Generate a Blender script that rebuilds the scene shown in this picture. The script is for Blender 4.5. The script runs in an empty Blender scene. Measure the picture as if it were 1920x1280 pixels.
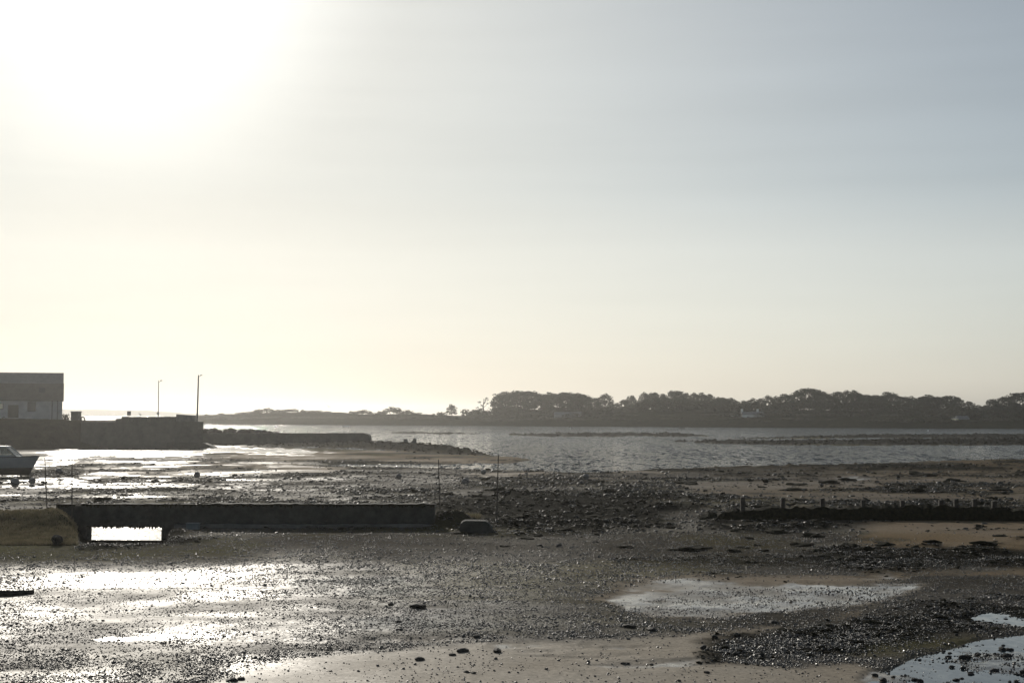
import bpy, math, random
import numpy as np
from mathutils import Vector, Matrix

# ------------------------------------------------------------------ camera, sky, sun, exposure
S = bpy.context.scene
COL = S.collection
RAD = math.radians
CAM_Z = 5.0
F = 2637.0                                  # focal length in photograph pixels (1920 wide)
HORIZON = 775.0
PITCH = math.atan((HORIZON - 640.0) / F)
cam_d = bpy.data.cameras.new("camera")
cam_d.sensor_width = 36.0
cam_d.lens = 36.0 * F / 1920.0
cam_d.clip_start = 0.1
cam_d.clip_end = 20000.0
cam = bpy.data.objects.new("camera", cam_d)
cam.location = (0, 0, CAM_Z)
cam.rotation_euler = (math.pi / 2 + PITCH, 0, 0)
COL.objects.link(cam)
S.camera = cam

SUN_EL, SUN_AZ = RAD(18.5), RAD(-15.5)       # azimuth measured from +Y towards +X
world = bpy.data.worlds.new("World")
S.world = world
world.use_nodes = True
wn, wl = world.node_tree.nodes, world.node_tree.links
wn.clear()
w_out = wn.new("ShaderNodeOutputWorld")
w_bg = wn.new("ShaderNodeBackground")
w_sky = wn.new("ShaderNodeTexSky")
w_sky.sky_type = 'NISHITA'
w_sky.sun_disc = False
w_sky.sun_elevation = SUN_EL
w_sky.sun_rotation = SUN_AZ
w_sky.altitude = 0.0
w_sky.air_density = 1.0
w_sky.dust_density = 1.5
w_sky.ozone_density = 2.6
SKY_GAIN, SKY_KNEE, SKY_GREY = 0.86, 0.775, 0.58   # thin high cloud: evens out and greys the clear sky


def w_math(op, a, b):
    n_ = wn.new("ShaderNodeMath")
    n_.operation = op
    for i_, x_ in enumerate((a, b)):
        if hasattr(x_, "is_linked"):
            wl.new(x_, n_.inputs[i_])
        elif x_ is not None:
            n_.inputs[i_].default_value = x_
    return n_.outputs[0]


w_gain = wn.new("ShaderNodeVectorMath")
w_gain.operation = 'SCALE'
w_gain.inputs["Scale"].default_value = SKY_GAIN / 10.0
wl.new(w_sky.outputs[0], w_gain.inputs[0])
w_bw = wn.new("ShaderNodeRGBToBW")
wl.new(w_gain.outputs[0], w_bw.inputs[0])
lum = w_bw.outputs[0]
w_mix = wn.new("ShaderNodeMix")
w_mix.data_type = 'RGBA'
w_mix.inputs["Factor"].default_value = SKY_GREY
wl.new(w_gain.outputs[0], w_mix.inputs[6])
wl.new(lum, w_mix.inputs[7])
t_ = w_math('DIVIDE', lum, SKY_KNEE)
t_ = w_math('SQRT', w_math('ADD', w_math('MULTIPLY', t_, t_), 1.0), None)
t_ = w_math('DIVIDE', 1.0, t_)
w_k = wn.new("ShaderNodeVectorMath")
w_k.operation = 'SCALE'
wl.new(w_mix.outputs[2], w_k.inputs[0])
wl.new(t_, w_k.inputs["Scale"])
# faint long streaks of cirrus
w_tc = wn.new("ShaderNodeTexCoord")
w_mp = wn.new("ShaderNodeMapping")
w_mp.inputs["Scale"].default_value = (2.2, 2.2, 26.0)
w_mp.inputs["Rotation"].default_value = (0.0, 0.045, 0.0)
wl.new(w_tc.outputs["Generated"], w_mp.inputs["Vector"])
w_nz = wn.new("ShaderNodeTexNoise")
w_nz.inputs["Scale"].default_value = 1.0
w_nz.inputs["Detail"].default_value = 5.0
wl.new(w_mp.outputs[0], w_nz.inputs["Vector"])
w_mr = wn.new("ShaderNodeMapRange")
w_mr.inputs["From Min"].default_value = 0.3
w_mr.inputs["From Max"].default_value = 0.75
w_mr.inputs["To Min"].default_value = 0.96
w_mr.inputs["To Max"].default_value = 1.06
wl.new(w_nz.outputs["Fac"], w_mr.inputs["Value"])
w_c = wn.new("ShaderNodeVectorMath")
w_c.operation = 'SCALE'
wl.new(w_k.outputs[0], w_c.inputs[0])
wl.new(w_mr.outputs[0], w_c.inputs["Scale"])
w_x10 = wn.new("ShaderNodeVectorMath")
w_x10.operation = 'SCALE'
w_x10.inputs["Scale"].default_value = 10.0
w_nrm = wn.new("ShaderNodeVectorMath")
w_nrm.operation = 'NORMALIZE'
wl.new(w_tc.outputs["Generated"], w_nrm.inputs[0])
w_dot = wn.new("ShaderNodeVectorMath")
w_dot.operation = 'DOT_PRODUCT'
w_dot.inputs[1].default_value = (math.sin(SUN_AZ) * math.cos(SUN_EL), math.cos(SUN_AZ) * math.cos(SUN_EL), math.sin(SUN_EL))
wl.new(w_nrm.outputs[0], w_dot.inputs[0])
g_ = w_math('DIVIDE', w_math('MAXIMUM', w_math('SUBTRACT', w_dot.outputs["Value"], 0.981), 0.0), 0.019)
g_ = w_math('MULTIPLY', w_math('MULTIPLY', g_, g_), 0.40)          # glare of the sun behind the thin cloud
w_t = wn.new("ShaderNodeVectorMath")
w_t.operation = 'MULTIPLY'
w_t.inputs[1].default_value = (0.962, 1.012, 1.016)
wl.new(w_c.outputs[0], w_t.inputs[0])
# a low layer of haze all round the horizon
w_sep = wn.new("ShaderNodeSeparateXYZ")
wl.new(w_tc.outputs["Generated"], w_sep.inputs[0])
h_ = w_math('MAXIMUM', w_math('SUBTRACT', 1.0, w_math('DIVIDE', w_sep.outputs[2], 0.26)), 0.0)
h_ = w_math('MULTIPLY', w_math('MINIMUM', h_, 1.0), 0.06)
e_ = w_math('ADD', w_sep.outputs[2], w_math('MULTIPLY', w_nz.outputs["Fac"], 0.03))
e_ = w_math('MINIMUM', w_math('MAXIMUM', w_math('DIVIDE', w_math('SUBTRACT', 0.172, e_), 0.045), 0.0), 1.0)
w_v = wn.new("ShaderNodeVectorMath")
w_v.operation = 'SCALE'
w_v.inputs[0].default_value = (0.72, 0.95, 1.2)
wl.new(h_, w_v.inputs["Scale"])
w_a = wn.new("ShaderNodeVectorMath")
w_a.operation = 'ADD'
wl.new(w_t.outputs[0], w_a.inputs[0])
wl.new(w_v.outputs[0], w_a.inputs[1])
w_g = wn.new("ShaderNodeVectorMath")
w_g.operation = 'ADD'
w_e = wn.new("ShaderNodeVectorMath")                       # thin veil of cirrus low in the sky
w_e.operation = 'SCALE'
w_e.inputs[0].default_value = (0.088, 0.074, 0.056)
wl.new(e_, w_e.inputs["Scale"])
w_b = wn.new("ShaderNodeVectorMath")
w_b.operation = 'ADD'
wl.new(w_a.outputs[0], w_b.inputs[0])
wl.new(w_e.outputs[0], w_b.inputs[1])
wl.new(w_b.outputs[0], w_g.inputs[0])
wl.new(g_, w_g.inputs[1])
wl.new(w_g.outputs[0], w_x10.inputs[0])
w_bg.inputs["Strength"].default_value = 0.1
wl.new(w_x10.outputs[0], w_bg.inputs["Color"])
wl.new(w_bg.outputs[0], w_out.inputs["Surface"])

sun_d = bpy.data.lights.new("sun", 'SUN')
sun_d.energy = 2.6
sun_d.angle = RAD(0.53)
sun_d.color = (1.0, 0.93, 0.82)
sun = bpy.data.objects.new("sun", sun_d)
sd_ = Vector((math.sin(SUN_AZ) * math.cos(SUN_EL), math.cos(SUN_AZ) * math.cos(SUN_EL), math.sin(SUN_EL)))
sun.rotation_euler = sd_.to_track_quat('Z', 'Y').to_euler()
sun.location = (-40, 60, 40)
COL.objects.link(sun)

S.view_settings.view_transform = 'Standard'
S.view_settings.look = 'None'
S.view_settings.exposure = 0.0
S.view_settings.gamma = 1.0
S.view_settings.use_curve_mapping = False
S.render.engine = 'CYCLES'
S.cycles.use_denoising = True
S.cycles.max_bounces = 5
S.cycles.diffuse_bounces = 2
S.cycles.glossy_bounces = 2
S.cycles.transmission_bounces = 3
S.cycles.volume_bounces = 0
S.cycles.transparent_max_bounces = 4
S.cycles.sample_clamp_indirect = 3.0

HAZE_DENSITY = 0.00020
HAZE_G = 0.84

# ------------------------------------------------------------------ helpers
rnd = random.Random(11)
cp, sp = math.cos(PITCH), math.sin(PITCH)


def ray(px, py):
    cx, cy = (px - 960.0) / F, -(py - 640.0) / F
    return Vector((cx, cp - cy * sp, sp + cy * cp))


def at(px, py, Y):
    """world point seen at a place of the photograph, at distance Y"""
    d = ray(px, py)
    s = Y / d.y
    return Vector((d.x * s, Y, CAM_Z + d.z * s))


def gp(px, py, z=0.0):
    """world point seen at a place of the photograph, on the level z"""
    d = ray(px, py)
    s = (z - CAM_Z) / d.z
    return Vector((d.x * s, d.y * s, z))


def proj(X, Y, Z):
    """numpy: world -> place in the photograph"""
    dz = Z - CAM_Z
    fw = Y * cp + dz * sp
    up = -Y * sp + dz * cp
    return 960.0 + F * X / fw, 640.0 - F * up / fw


def px2m(n, Y):
    return n * Y / F


# value noise
def _hash(ix, iy, seed):
    h = (ix.astype(np.int64) * 374761393 + iy.astype(np.int64) * 668265263 + seed * 1442695041) & 0xFFFFFFFF
    h = ((h ^ (h >> 13)) * 1274126177) & 0xFFFFFFFF
    h = h ^ (h >> 16)
    return (h & 0xFFFFFF) / float(0xFFFFFF)


def vnoise(x, y, seed=0):
    ix, iy = np.floor(x), np.floor(y)
    fx, fy = x - ix, y - iy
    fx, fy = fx * fx * (3 - 2 * fx), fy * fy * (3 - 2 * fy)
    a, b = _hash(ix, iy, seed), _hash(ix + 1, iy, seed)
    c, d = _hash(ix, iy + 1, seed), _hash(ix + 1, iy + 1, seed)
    return (a + (b - a) * fx) + ((c + (d - c) * fx) - (a + (b - a) * fx)) * fy


def fbm(x, y, octaves=4, seed=0, gain=0.5):
    """about -1..1"""
    s, a, t = 0.0, 1.0, 0.0
    for o in range(octaves):
        s = s + a * (vnoise(x * 2 ** o + 17.3 * o, y * 2 ** o - 9.1 * o, seed + o) * 2 - 1)
        t += a
        a *= gain
    return s / t * 1.5


def sstep(a, b, x):
    t = np.clip((x - a) / (b - a), 0, 1)
    return t * t * (3 - 2 * t)


class MB:
    """collects faces; build() links them as one mesh object"""
    def __init__(self):
        self.v, self.f, self.m = [], [], []

    def add(self, vs, fs, mi=0):
        o = len(self.v)
        self.v += [tuple(p) for p in vs]
        self.f += [tuple(i + o for i in f) for f in fs]
        self.m += [mi] * len(fs)
        return self

    def box(self, c, s, rz=0.0, bevel=0.0, mi=0):
        hx, hy, hz = s[0] / 2, s[1] / 2, s[2] / 2
        cr, sr = math.cos(rz), math.sin(rz)
        b = min(bevel, hx * .9, hy * .9, hz * .9)

        def P(x, y, z):
            return (c[0] + x * cr - y * sr, c[1] + x * sr + y * cr, c[2] + z)
        if b <= 0:
            vs = [P(x, y, z) for z in (-hz, hz) for (x, y) in ((-hx, -hy), (hx, -hy), (hx, hy), (-hx, hy))]
            fs = [(3, 2, 1, 0), (4, 5, 6, 7), (0, 1, 5, 4), (1, 2, 6, 5), (2, 3, 7, 6), (3, 0, 4, 7)]
            return self.add(vs, fs, mi)
        # bevelled on the vertical edges and the top rim
        ring = [(-hx + b, -hy), (hx - b, -hy), (hx, -hy + b), (hx, hy - b), (hx - b, hy), (-hx + b, hy), (-hx, hy - b), (-hx, -hy + b)]
        vs = [P(x, y, -hz) for x, y in ring] + [P(x, y, hz - b) for x, y in ring] + \
             [P(x * (1 - b / hx), y * (1 - b / hy), hz) for x, y in ring]
        fs = []
        for k in range(8):
            n = (k + 1) % 8
            fs += [(k, n, n + 8, k + 8), (k + 8, n + 8, n + 16, k + 16)]
        fs += [tuple(range(16, 24)), tuple(reversed(range(8)))]
        return self.add(vs, fs, mi)

    def tube(self, pts, radii, n=8, mi=0, cap=True):
        pts = [Vector(p) for p in pts]
        vs = []
        for i, p in enumerate(pts):
            d = (pts[min(i + 1, len(pts) - 1)] - pts[max(i - 1, 0)]).normalized()
            ref = Vector((0, 1, 0)) if abs(d.z) > 0.9 else Vector((0, 0, 1))
            a = d.cross(ref).normalized()
            b = d.cross(a)
            r = radii[i] if hasattr(radii, '__len__') else radii
            for k in range(n):
                t = 2 * math.pi * k / n
                vs.append(p + (a * math.cos(t) + b * math.sin(t)) * r)
        fs = []
        for i in range(len(pts) - 1):
            for k in range(n):
                k2 = (k + 1) % n
                fs.append((i * n + k, i * n + k2, (i + 1) * n + k2, (i + 1) * n + k))
        if cap:
            fs += [tuple(reversed(range(n))), tuple(range((len(pts) - 1) * n, len(pts) * n))]
        return self.add(vs, fs, mi)

    def loft(self, rings, cap=True, mi=0, closed=True):
        n = len(rings[0])
        vs = [p for r in rings for p in r]
        fs = []
        for i in range(len(rings) - 1):
            for k in range(n if closed else n - 1):
                k2 = (k + 1) % n
                fs.append((i * n + k, i * n + k2, (i + 1) * n + k2, (i + 1) * n + k))
        if cap:
            fs += [tuple(reversed(range(n))), tuple(range((len(rings) - 1) * n, len(rings) * n))]
        return self.add(vs, fs, mi)

    def prism(self, poly, y0, y1, mi=0):
        """polygon in x,z extruded along y"""
        n = len(poly)
        vs = [(x, y0, z) for x, z in poly] + [(x, y1, z) for x, z in poly]
        fs = [tuple(range(n)), tuple(reversed(range(n, 2 * n)))]
        fs += [(k, k + n, (k + 1) % n + n, (k + 1) % n) for k in range(n)]
        return self.add(vs, fs, mi)

    def build(self, name, mats, parent=None, smooth=False, loc=(0, 0, 0)):
        me = bpy.data.meshes.new(name)
        me.from_pydata([tuple(Vector(p)) for p in self.v], [], self.f)
        mats = mats if isinstance(mats, (list, tuple)) else [mats]
        for m in mats:
            me.materials.append(m)
        if len(mats) > 1:
            me.polygons.foreach_set("material_index", self.m)
        if smooth:
            me.polygons.foreach_set("use_smooth", [True] * len(me.polygons))
        me.validate()
        me.update()
        o = bpy.data.objects.new(name, me)
        o.location = loc
        COL.objects.link(o)
        if parent is not None:
            o.parent = parent
        return o


def grid_mesh(name, P, mat, smooth=True, attrs=None):
    """P: (rows, cols, 3)"""
    r, c, _ = P.shape
    idx = np.arange(r * c).reshape(r, c)
    q = np.stack([idx[:-1, :-1], idx[:-1, 1:], idx[1:, 1:], idx[1:, :-1]], -1).reshape(-1, 4)
    me = bpy.data.meshes.new(name)
    me.vertices.add(r * c)
    me.vertices.foreach_set("co", P.astype(np.float32).ravel())
    me.loops.add(q.size)
    me.loops.foreach_set("vertex_index", q.astype(np.int32).ravel())
    me.polygons.add(len(q))
    me.polygons.foreach_set("loop_start", np.arange(0, q.size, 4, dtype=np.int32))
    me.polygons.foreach_set("use_smooth", np.full(len(q), smooth))
    me.materials.append(mat)
    me.update(calc_edges=True)
    for k, a in (attrs or {}).items():
        if a.ndim == 3:
            at_ = me.attributes.new(k, 'FLOAT_COLOR', 'POINT')
            rgba = np.ones((r * c, 4), np.float32)
            rgba[:, :3] = a.reshape(-1, 3)
            at_.data.foreach_set("color", rgba.ravel())
        else:
            at_ = me.attributes.new(k, 'FLOAT', 'POINT')
            at_.data.foreach_set("value", a.astype(np.float32).ravel())
    o = bpy.data.objects.new(name, me)
    COL.objects.link(o)
    return o


def tag(o, label=None, cat=None, group=None, kind=None):
    if label: o["label"] = label
    if cat: o["category"] = cat
    if group: o["group"] = group
    if kind: o["kind"] = kind
    return o


def empty(name, loc, rz=0.0):
    o = bpy.data.objects.new(name, None)
    o.location = loc
    o.rotation_euler = (0, 0, rz)
    o.empty_display_size = 0.3
    COL.objects.link(o)
    return o


def copy_tree(o, parent=None):
    c = o.copy()
    COL.objects.link(c)
    c.parent = parent
    for ch in o.children:
        copy_tree(ch, c)
    return c


# ------------------------------------------------------------------ materials
def mat_base(name):
    m = bpy.data.materials.new(name)
    m.use_nodes = True
    nt = m.node_tree
    return m, nt.nodes, nt.links, nt.nodes["Principled BSDF"]


def N(nodes, t, **kw):
    n = nodes.new(t)
    for k, v in kw.items():
        setattr(n, k, v)
    return n


def noisy(name, c1, c2, scale=2.0, rough=0.8, bump=0.3, detail=6.0, spec=0.3, bscale=None, bdist=0.03, trans=0.0):
    """two tones broken up by noise, with fine relief"""
    m, n, l, p = mat_base(name)
    tc = N(n, "ShaderNodeTexCoord")
    t = N(n, "ShaderNodeTexNoise")
    t.inputs["Scale"].default_value = scale
    t.inputs["Detail"].default_value = detail
    t.inputs["Roughness"].default_value = 0.65
    l.new(tc.outputs["Object"], t.inputs["Vector"])
    r = N(n, "ShaderNodeValToRGB")
    r.color_ramp.elements[0].position = 0.35
    r.color_ramp.elements[1].position = 0.65
    r.color_ramp.elements[0].color = (*c1, 1)
    r.color_ramp.elements[1].color = (*c2, 1)
    l.new(t.outputs["Fac"], r.inputs["Fac"])
    l.new(r.outputs["Color"], p.inputs["Base Color"])
    p.inputs["Roughness"].default_value = rough
    p.inputs["Specular IOR Level"].default_value = spec
    if bump > 0:
        t2 = N(n, "ShaderNodeTexNoise")
        t2.inputs["Scale"].default_value = bscale or scale * 4
        t2.inputs["Detail"].default_value = 5.0
        l.new(tc.outputs["Object"], t2.inputs["Vector"])
        b = N(n, "ShaderNodeBump")
        b.inputs["Strength"].default_value = bump
        b.inputs["Distance"].default_value = bdist
        l.new(t2.outputs["Fac"], b.inputs["Height"])
        l.new(b.outputs["Normal"], p.inputs["Normal"])
    if trans > 0:
        tr = N(n, "ShaderNodeBsdfTranslucent")
        l.new(r.outputs["Color"], tr.inputs["Color"])
        mx = N(n, "ShaderNodeMixShader")
        mx.inputs[0].default_value = trans
        l.new(p.outputs[0], mx.inputs[1])
        l.new(tr.outputs[0], mx.inputs[2])
        l.new(mx.outputs[0], n["Material Output"].inputs["Surface"])
    return m


def facet_normal(n, l, tc, layers, amp_socket=None):
    """normal tilted by noise, in metres of the place; returns the output socket.
    layers: (scale vector, strength)"""
    geo = N(n, "ShaderNodeNewGeometry")
    acc = None
    for sc, st in layers:
        mp = N(n, "ShaderNodeMapping")
        mp.inputs["Scale"].default_value = sc
        l.new(tc.outputs["Object"], mp.inputs["Vector"])
        t = N(n, "ShaderNodeTexNoise")
        t.inputs["Scale"].default_value = 1.0
        t.inputs["Detail"].default_value = 2.0
        l.new(mp.outputs[0], t.inputs["Vector"])
        s = N(n, "ShaderNodeVectorMath", operation='SUBTRACT')
        s.inputs[1].default_value = (0.5, 0.5, 0.5)
        l.new(t.outputs["Color"], s.inputs[0])
        k = N(n, "ShaderNodeVectorMath", operation='MULTIPLY')
        k.inputs[1].default_value = (*st, 0.0) if isinstance(st, tuple) else (st, st, 0.0)
        l.new(s.outputs[0], k.inputs[0])
        if acc is None:
            acc = k
        else:
            a = N(n, "ShaderNodeVectorMath", operation='ADD')
            l.new(acc.outputs[0], a.inputs[0])
            l.new(k.outputs[0], a.inputs[1])
            acc = a
    if amp_socket is not None:
        a = N(n, "ShaderNodeVectorMath", operation='SCALE')
        l.new(acc.outputs[0], a.inputs[0])
        l.new(amp_socket, a.inputs["Scale"])
        acc = a
    a = N(n, "ShaderNodeVectorMath", operation='ADD')
    l.new(geo.outputs["Normal"], a.inputs[0])
    l.new(acc.outputs[0], a.inputs[1])
    nm = N(n, "ShaderNodeVectorMath", operation='NORMALIZE')
    l.new(a.outputs[0], nm.inputs[0])
    return nm.outputs[0]


def water_mat(name, layers, rough, col=(0.016, 0.029, 0.036), gusts=False):
    m, n, l, p = mat_base(name)
    tc = N(n, "ShaderNodeTexCoord")
    p.inputs["Base Color"].default_value = (*col, 1)
    p.inputs["Roughness"].default_value = rough
    p.inputs["IOR"].default_value = 1.333
    amp = None
    if gusts:
        mp = N(n, "ShaderNodeMapping")
        mp.inputs["Scale"].default_value = (0.012, 0.004, 1)
        l.new(tc.outputs["Object"], mp.inputs["Vector"])
        t = N(n, "ShaderNodeTexNoise")
        t.inputs["Scale"].default_value = 1.0
        t.inputs["Detail"].default_value = 4.0
        l.new(mp.outputs[0], t.inputs["Vector"])
        mr = N(n, "ShaderNodeMapRange")
        mr.inputs["From Min"].default_value = 0.35
        mr.inputs["From Max"].default_value = 0.62
        mr.inputs["To Min"].default_value = 0.55
        mr.inputs["To Max"].default_value = 1.2
        l.new(t.outputs["Fac"], mr.inputs["Value"])
        amp = mr.outputs[0]
    l.new(facet_normal(n, l, tc, layers, amp), p.inputs["Normal"])
    return m


def ground_mat():
    m, n, l, p = mat_base("tidal_flat_ground")
    tc = N(n, "ShaderNodeTexCoord")
    ac = N(n, "ShaderNodeAttribute", attribute_name="tone")
    aw = N(n, "ShaderNodeAttribute", attribute_name="wet")
    ar = N(n, "ShaderNodeAttribute", attribute_name="relief")
    t = N(n, "ShaderNodeTexNoise")
    t.inputs["Scale"].default_value = 9.0
    t.inputs["Detail"].default_value = 6.0
    t.inputs["Roughness"].default_value = 0.75
    l.new(tc.outputs["Object"], t.inputs["Vector"])
    mr = N(n, "ShaderNodeMapRange")
    mr.inputs["From Min"].default_value = 0.3
    mr.inputs["From Max"].default_value = 0.7
    mr.inputs["To Min"].default_value = 0.55
    mr.inputs["To Max"].default_value = 1.4
    l.new(t.outputs["Fac"], mr.inputs["Value"])
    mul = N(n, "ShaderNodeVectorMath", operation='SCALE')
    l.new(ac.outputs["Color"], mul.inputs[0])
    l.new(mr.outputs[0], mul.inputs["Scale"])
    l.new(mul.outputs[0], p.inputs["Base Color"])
    aw1 = N(n, "ShaderNodeMath", operation='POWER')
    aw1.inputs[1].default_value = 1.35
    l.new(aw.outputs["Fac"], aw1.inputs[0])
    rr = N(n, "ShaderNodeMapRange")
    rr.inputs["To Min"].default_value = 1.0
    rr.inputs["To Max"].default_value = 0.13
    l.new(aw1.outputs[0], rr.inputs["Value"])
    l.new(rr.outputs[0], p.inputs["Roughness"])
    aw2 = N(n, "ShaderNodeMath", operation='POWER')
    aw2.inputs[1].default_value = 2.2
    l.new(aw.outputs["Fac"], aw2.inputs[0])
    rs = N(n, "ShaderNodeMapRange")
    rs.inputs["To Min"].default_value = 0.01
    rs.inputs["To Max"].default_value = 0.5
    l.new(aw2.outputs[0], rs.inputs["Value"])
    l.new(rs.outputs[0], p.inputs["Specular IOR Level"])
    p.inputs["IOR"].default_value = 1.36
    l.new(facet_normal(n, l, tc, [((14, 14, 14), 1.0), ((4, 4, 4), 0.6), ((45, 45, 45), 0.7)], ar.outputs["Fac"]), p.inputs["Normal"])
    return m


M = {}
M['ground'] = ground_mat()
M['sea'] = water_mat("sea_water", [((1.6, 0.35, 1), (1.6, 3.3)), ((0.2, 0.012, 1), (0.3, 1.0)), ((4.0, 1.2, 1), (1.5, 3.2))], 0.08, gusts=True)
M['pool'] = water_mat("pool_water", [((5.0, 3.0, 1), 0.05), ((0.8, 0.5, 1), 0.03)], 0.04)
M['ripple'] = water_mat("rippled_pool_water", [((4.0, 6.0, 1), 0.34), ((14, 20, 1), 0.22)], 0.12)
M['pebble'] = noisy("wet_pebble", (0.030, 0.028, 0.026), (0.085, 0.078, 0.068), 9.0, 0.40, 0.0, spec=0.5)
M['litter'] = noisy("weedy_shell_litter", (0.020, 0.019, 0.016), (0.060, 0.055, 0.045), 7.0, 0.55, 0.0, spec=0.3)
M['stone'] = noisy("dark_wet_stone", (0.018, 0.017, 0.016), (0.06, 0.055, 0.048), 5.0, 0.7, 0.5, spec=0.2, bdist=0.05)
M['weed'] = noisy("seaweed", (0.010, 0.010, 0.006), (0.028, 0.025, 0.012), 7.0, 0.9, 0.6, spec=0.06, bdist=0.06)
M['quay'] = noisy("old_quay_masonry", (0.058, 0.058, 0.055), (0.088, 0.086, 0.078), 0.9, 0.9, 0.4, spec=0.15, bscale=2.2, bdist=0.12)
M['wallstone'] = noisy("dark_weedy_masonry", (0.022, 0.026, 0.024), (0.060, 0.062, 0.056), 1.6, 0.85, 0.7, spec=0.2, bscale=5, bdist=0.08)
M['concrete'] = noisy("weathered_concrete", (0.07, 0.075, 0.072), (0.14, 0.14, 0.13), 2.0, 0.6, 0.4, spec=0.35)
M['bank'] = noisy("scrubby_bank", (0.012, 0.013, 0.007), (0.034, 0.033, 0.018), 0.6, 1.0, 0.7, spec=0.0, bscale=2.0, bdist=0.3)
M['grass'] = noisy("salt_grass", (0.085, 0.077, 0.048), (0.18, 0.155, 0.10), 1.2, 0.8, 0.0, spec=0.2, trans=0.5)
M['leaf'] = noisy("evergreen_foliage", (0.022, 0.030, 0.016), (0.045, 0.055, 0.028), 0.5, 0.8, 0.0, spec=0.15, trans=0.2)
M['leaf2'] = noisy("scrub_foliage", (0.025, 0.028, 0.015), (0.055, 0.055, 0.030), 0.4, 0.85, 0.0, spec=0.12, trans=0.2)
M['bark'] = noisy("pine_bark", (0.035, 0.027, 0.020), (0.075, 0.055, 0.042), 3.0, 0.9, 0.0, spec=0.1)
M['slate'] = noisy("roof_slate", (0.085, 0.092, 0.10), (0.13, 0.135, 0.14), 1.4, 0.5, 0.3, spec=0.4)
M['brown_slate'] = noisy("dark_brown_grey_slate", (0.06, 0.058, 0.05), (0.095, 0.09, 0.078), 1.2, 0.75, 0.3, spec=0.2)  # browner and darker than the upper roof slates
M['render'] = noisy("pale_render", (0.30, 0.31, 0.32), (0.44, 0.45, 0.45), 0.8, 0.9, 0.1, spec=0.2)
M['whitewash'] = noisy("whitewash", (0.70, 0.70, 0.68), (0.8, 0.8, 0.78), 0.5, 0.9, 0.0, spec=0.2)
M['wood'] = noisy("weathered_wood", (0.035, 0.030, 0.025), (0.08, 0.07, 0.058), 5.0, 0.8, 0.4, spec=0.2)
M['metal'] = noisy("galvanised_metal", (0.12, 0.12, 0.12), (0.2, 0.2, 0.2), 4.0, 0.5, 0.0, spec=0.4)
M['rubber'] = noisy("black_rubber", (0.015, 0.015, 0.015), (0.03, 0.03, 0.03), 4.0, 0.7, 0.0, spec=0.3)
M['buoy'] = noisy("faded_buoy_plastic", (0.10, 0.10, 0.10), (0.22, 0.21, 0.20), 3.0, 0.6, 0.0, spec=0.4)
M['hull'] = noisy("white_gelcoat", (0.19, 0.22, 0.245), (0.25, 0.28, 0.305), 0.8, 0.35, 0.0, spec=0.5)
M['antifoul'] = noisy("dark_antifouling", (0.020, 0.020, 0.022), (0.045, 0.040, 0.038), 2.0, 0.7, 0.0, spec=0.2)
M['bird'] = noisy("dark_plumage", (0.03, 0.03, 0.03), (0.08, 0.08, 0.08), 8.0, 0.8, 0.0, spec=0.1)
M['gull'] = noisy("gull_plumage", (0.35, 0.35, 0.36), (0.6, 0.6, 0.6), 8.0, 0.8, 0.0, spec=0.1)
M['window'] = noisy("window_glass", (0.03, 0.035, 0.04), (0.05, 0.055, 0.06), 1.0, 0.08, 0.0, spec=0.6)
M['pale_cream'] = noisy("cream_and_pane_reflection", (0.75, 0.70, 0.52), (0.85, 0.80, 0.62), 2.0, 0.7, 0.0, spec=0.3)  # plain cream; in two house panes it stands in for reflected light
M['crate'] = noisy("pale_blue_plastic", (0.10, 0.13, 0.14), (0.15, 0.18, 0.19), 2.0, 0.5, 0.0, spec=0.4)
gm, gn, gl, gpb = mat_base("cabin_glass")
gpb.inputs["Base Color"].default_value = (0.75, 0.82, 0.78, 1)
gpb.inputs["Roughness"].default_value = 0.05
gpb.inputs["Transmission Weight"].default_value = 0.85
gpb.inputs["IOR"].default_value = 1.1
M['glass'] = gm

# ------------------------------------------------------------------ lie of the land
SEA = -1.0


def ref_level(Y):
    return -np.clip((Y - 60.0) / 105.0, 0, 1)


def poly_sd(u, v, pts, vs=3.0):
    """signed distance (positive inside) to an outline; v stretched because the flat is seen edge-on"""
    P = np.array(pts, float)
    P[:, 1] *= vs
    v = v * vs
    d = np.full(u.shape, 1e9)
    ins = np.zeros(u.shape, bool)
    n = len(P)
    for i in range(n):
        ax, ay = P[i]
        bx, by = P[(i + 1) % n]
        ex, ey = bx - ax, by - ay
        t = np.clip(((u - ax) * ex + (v - ay) * ey) / (ex * ex + ey * ey + 1e-9), 0, 1)
        d = np.minimum(d, np.hypot(u - ax - t * ex, v - ay - t * ey))
        c = ((ay > v) != (by > v)) & (u < (bx - ax) * (v - ay) / (by - ay + 1e-12) + ax)
        ins ^= c
    return np.where(ins, d, -d)


# outlines of the patches of the flat (places in the photograph; turned into metres through ref_level)
SHORE_U = [-3000, 0, 380, 560, 700, 850, 950, 1010, 1180, 1300, 1500, 1700, 1810, 1920, 4000]
SHORE_V = [836, 836, 834, 838, 843, 850, 855, 862, 879, 876, 871, 866, 861.5, 860.5, 858]
CHANNEL = [(560, 872), (640, 868.5), (820, 869), (960, 868), (1040, 858), (1260, 858), (1220, 879), (1100, 884), (960, 879), (860, 879), (780, 877), (640, 874)]
BARS = [([(935, 815), (1040, 813), (1150, 812), (1280, 813.5), (1330, 817), (1280, 818), (1040, 818)], 0.75),
        ([(1380, 822), (1500, 819), (1600, 816), (1720, 815), (2600, 813), (2600, 821), (1920, 821), (1620, 821), (1500, 822)], 0.65),
        ([(1265, 827), (1400, 826), (1560, 826), (1720, 823), (2600, 822), (2600, 834), (1920, 834), (1700, 834), (1450, 834), (1340, 831)], 0.55),
        ([(735, 811), (760, 809.5), (850, 811.5), (900, 812.5), (850, 813.5), (760, 813)], 0.5)]
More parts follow.
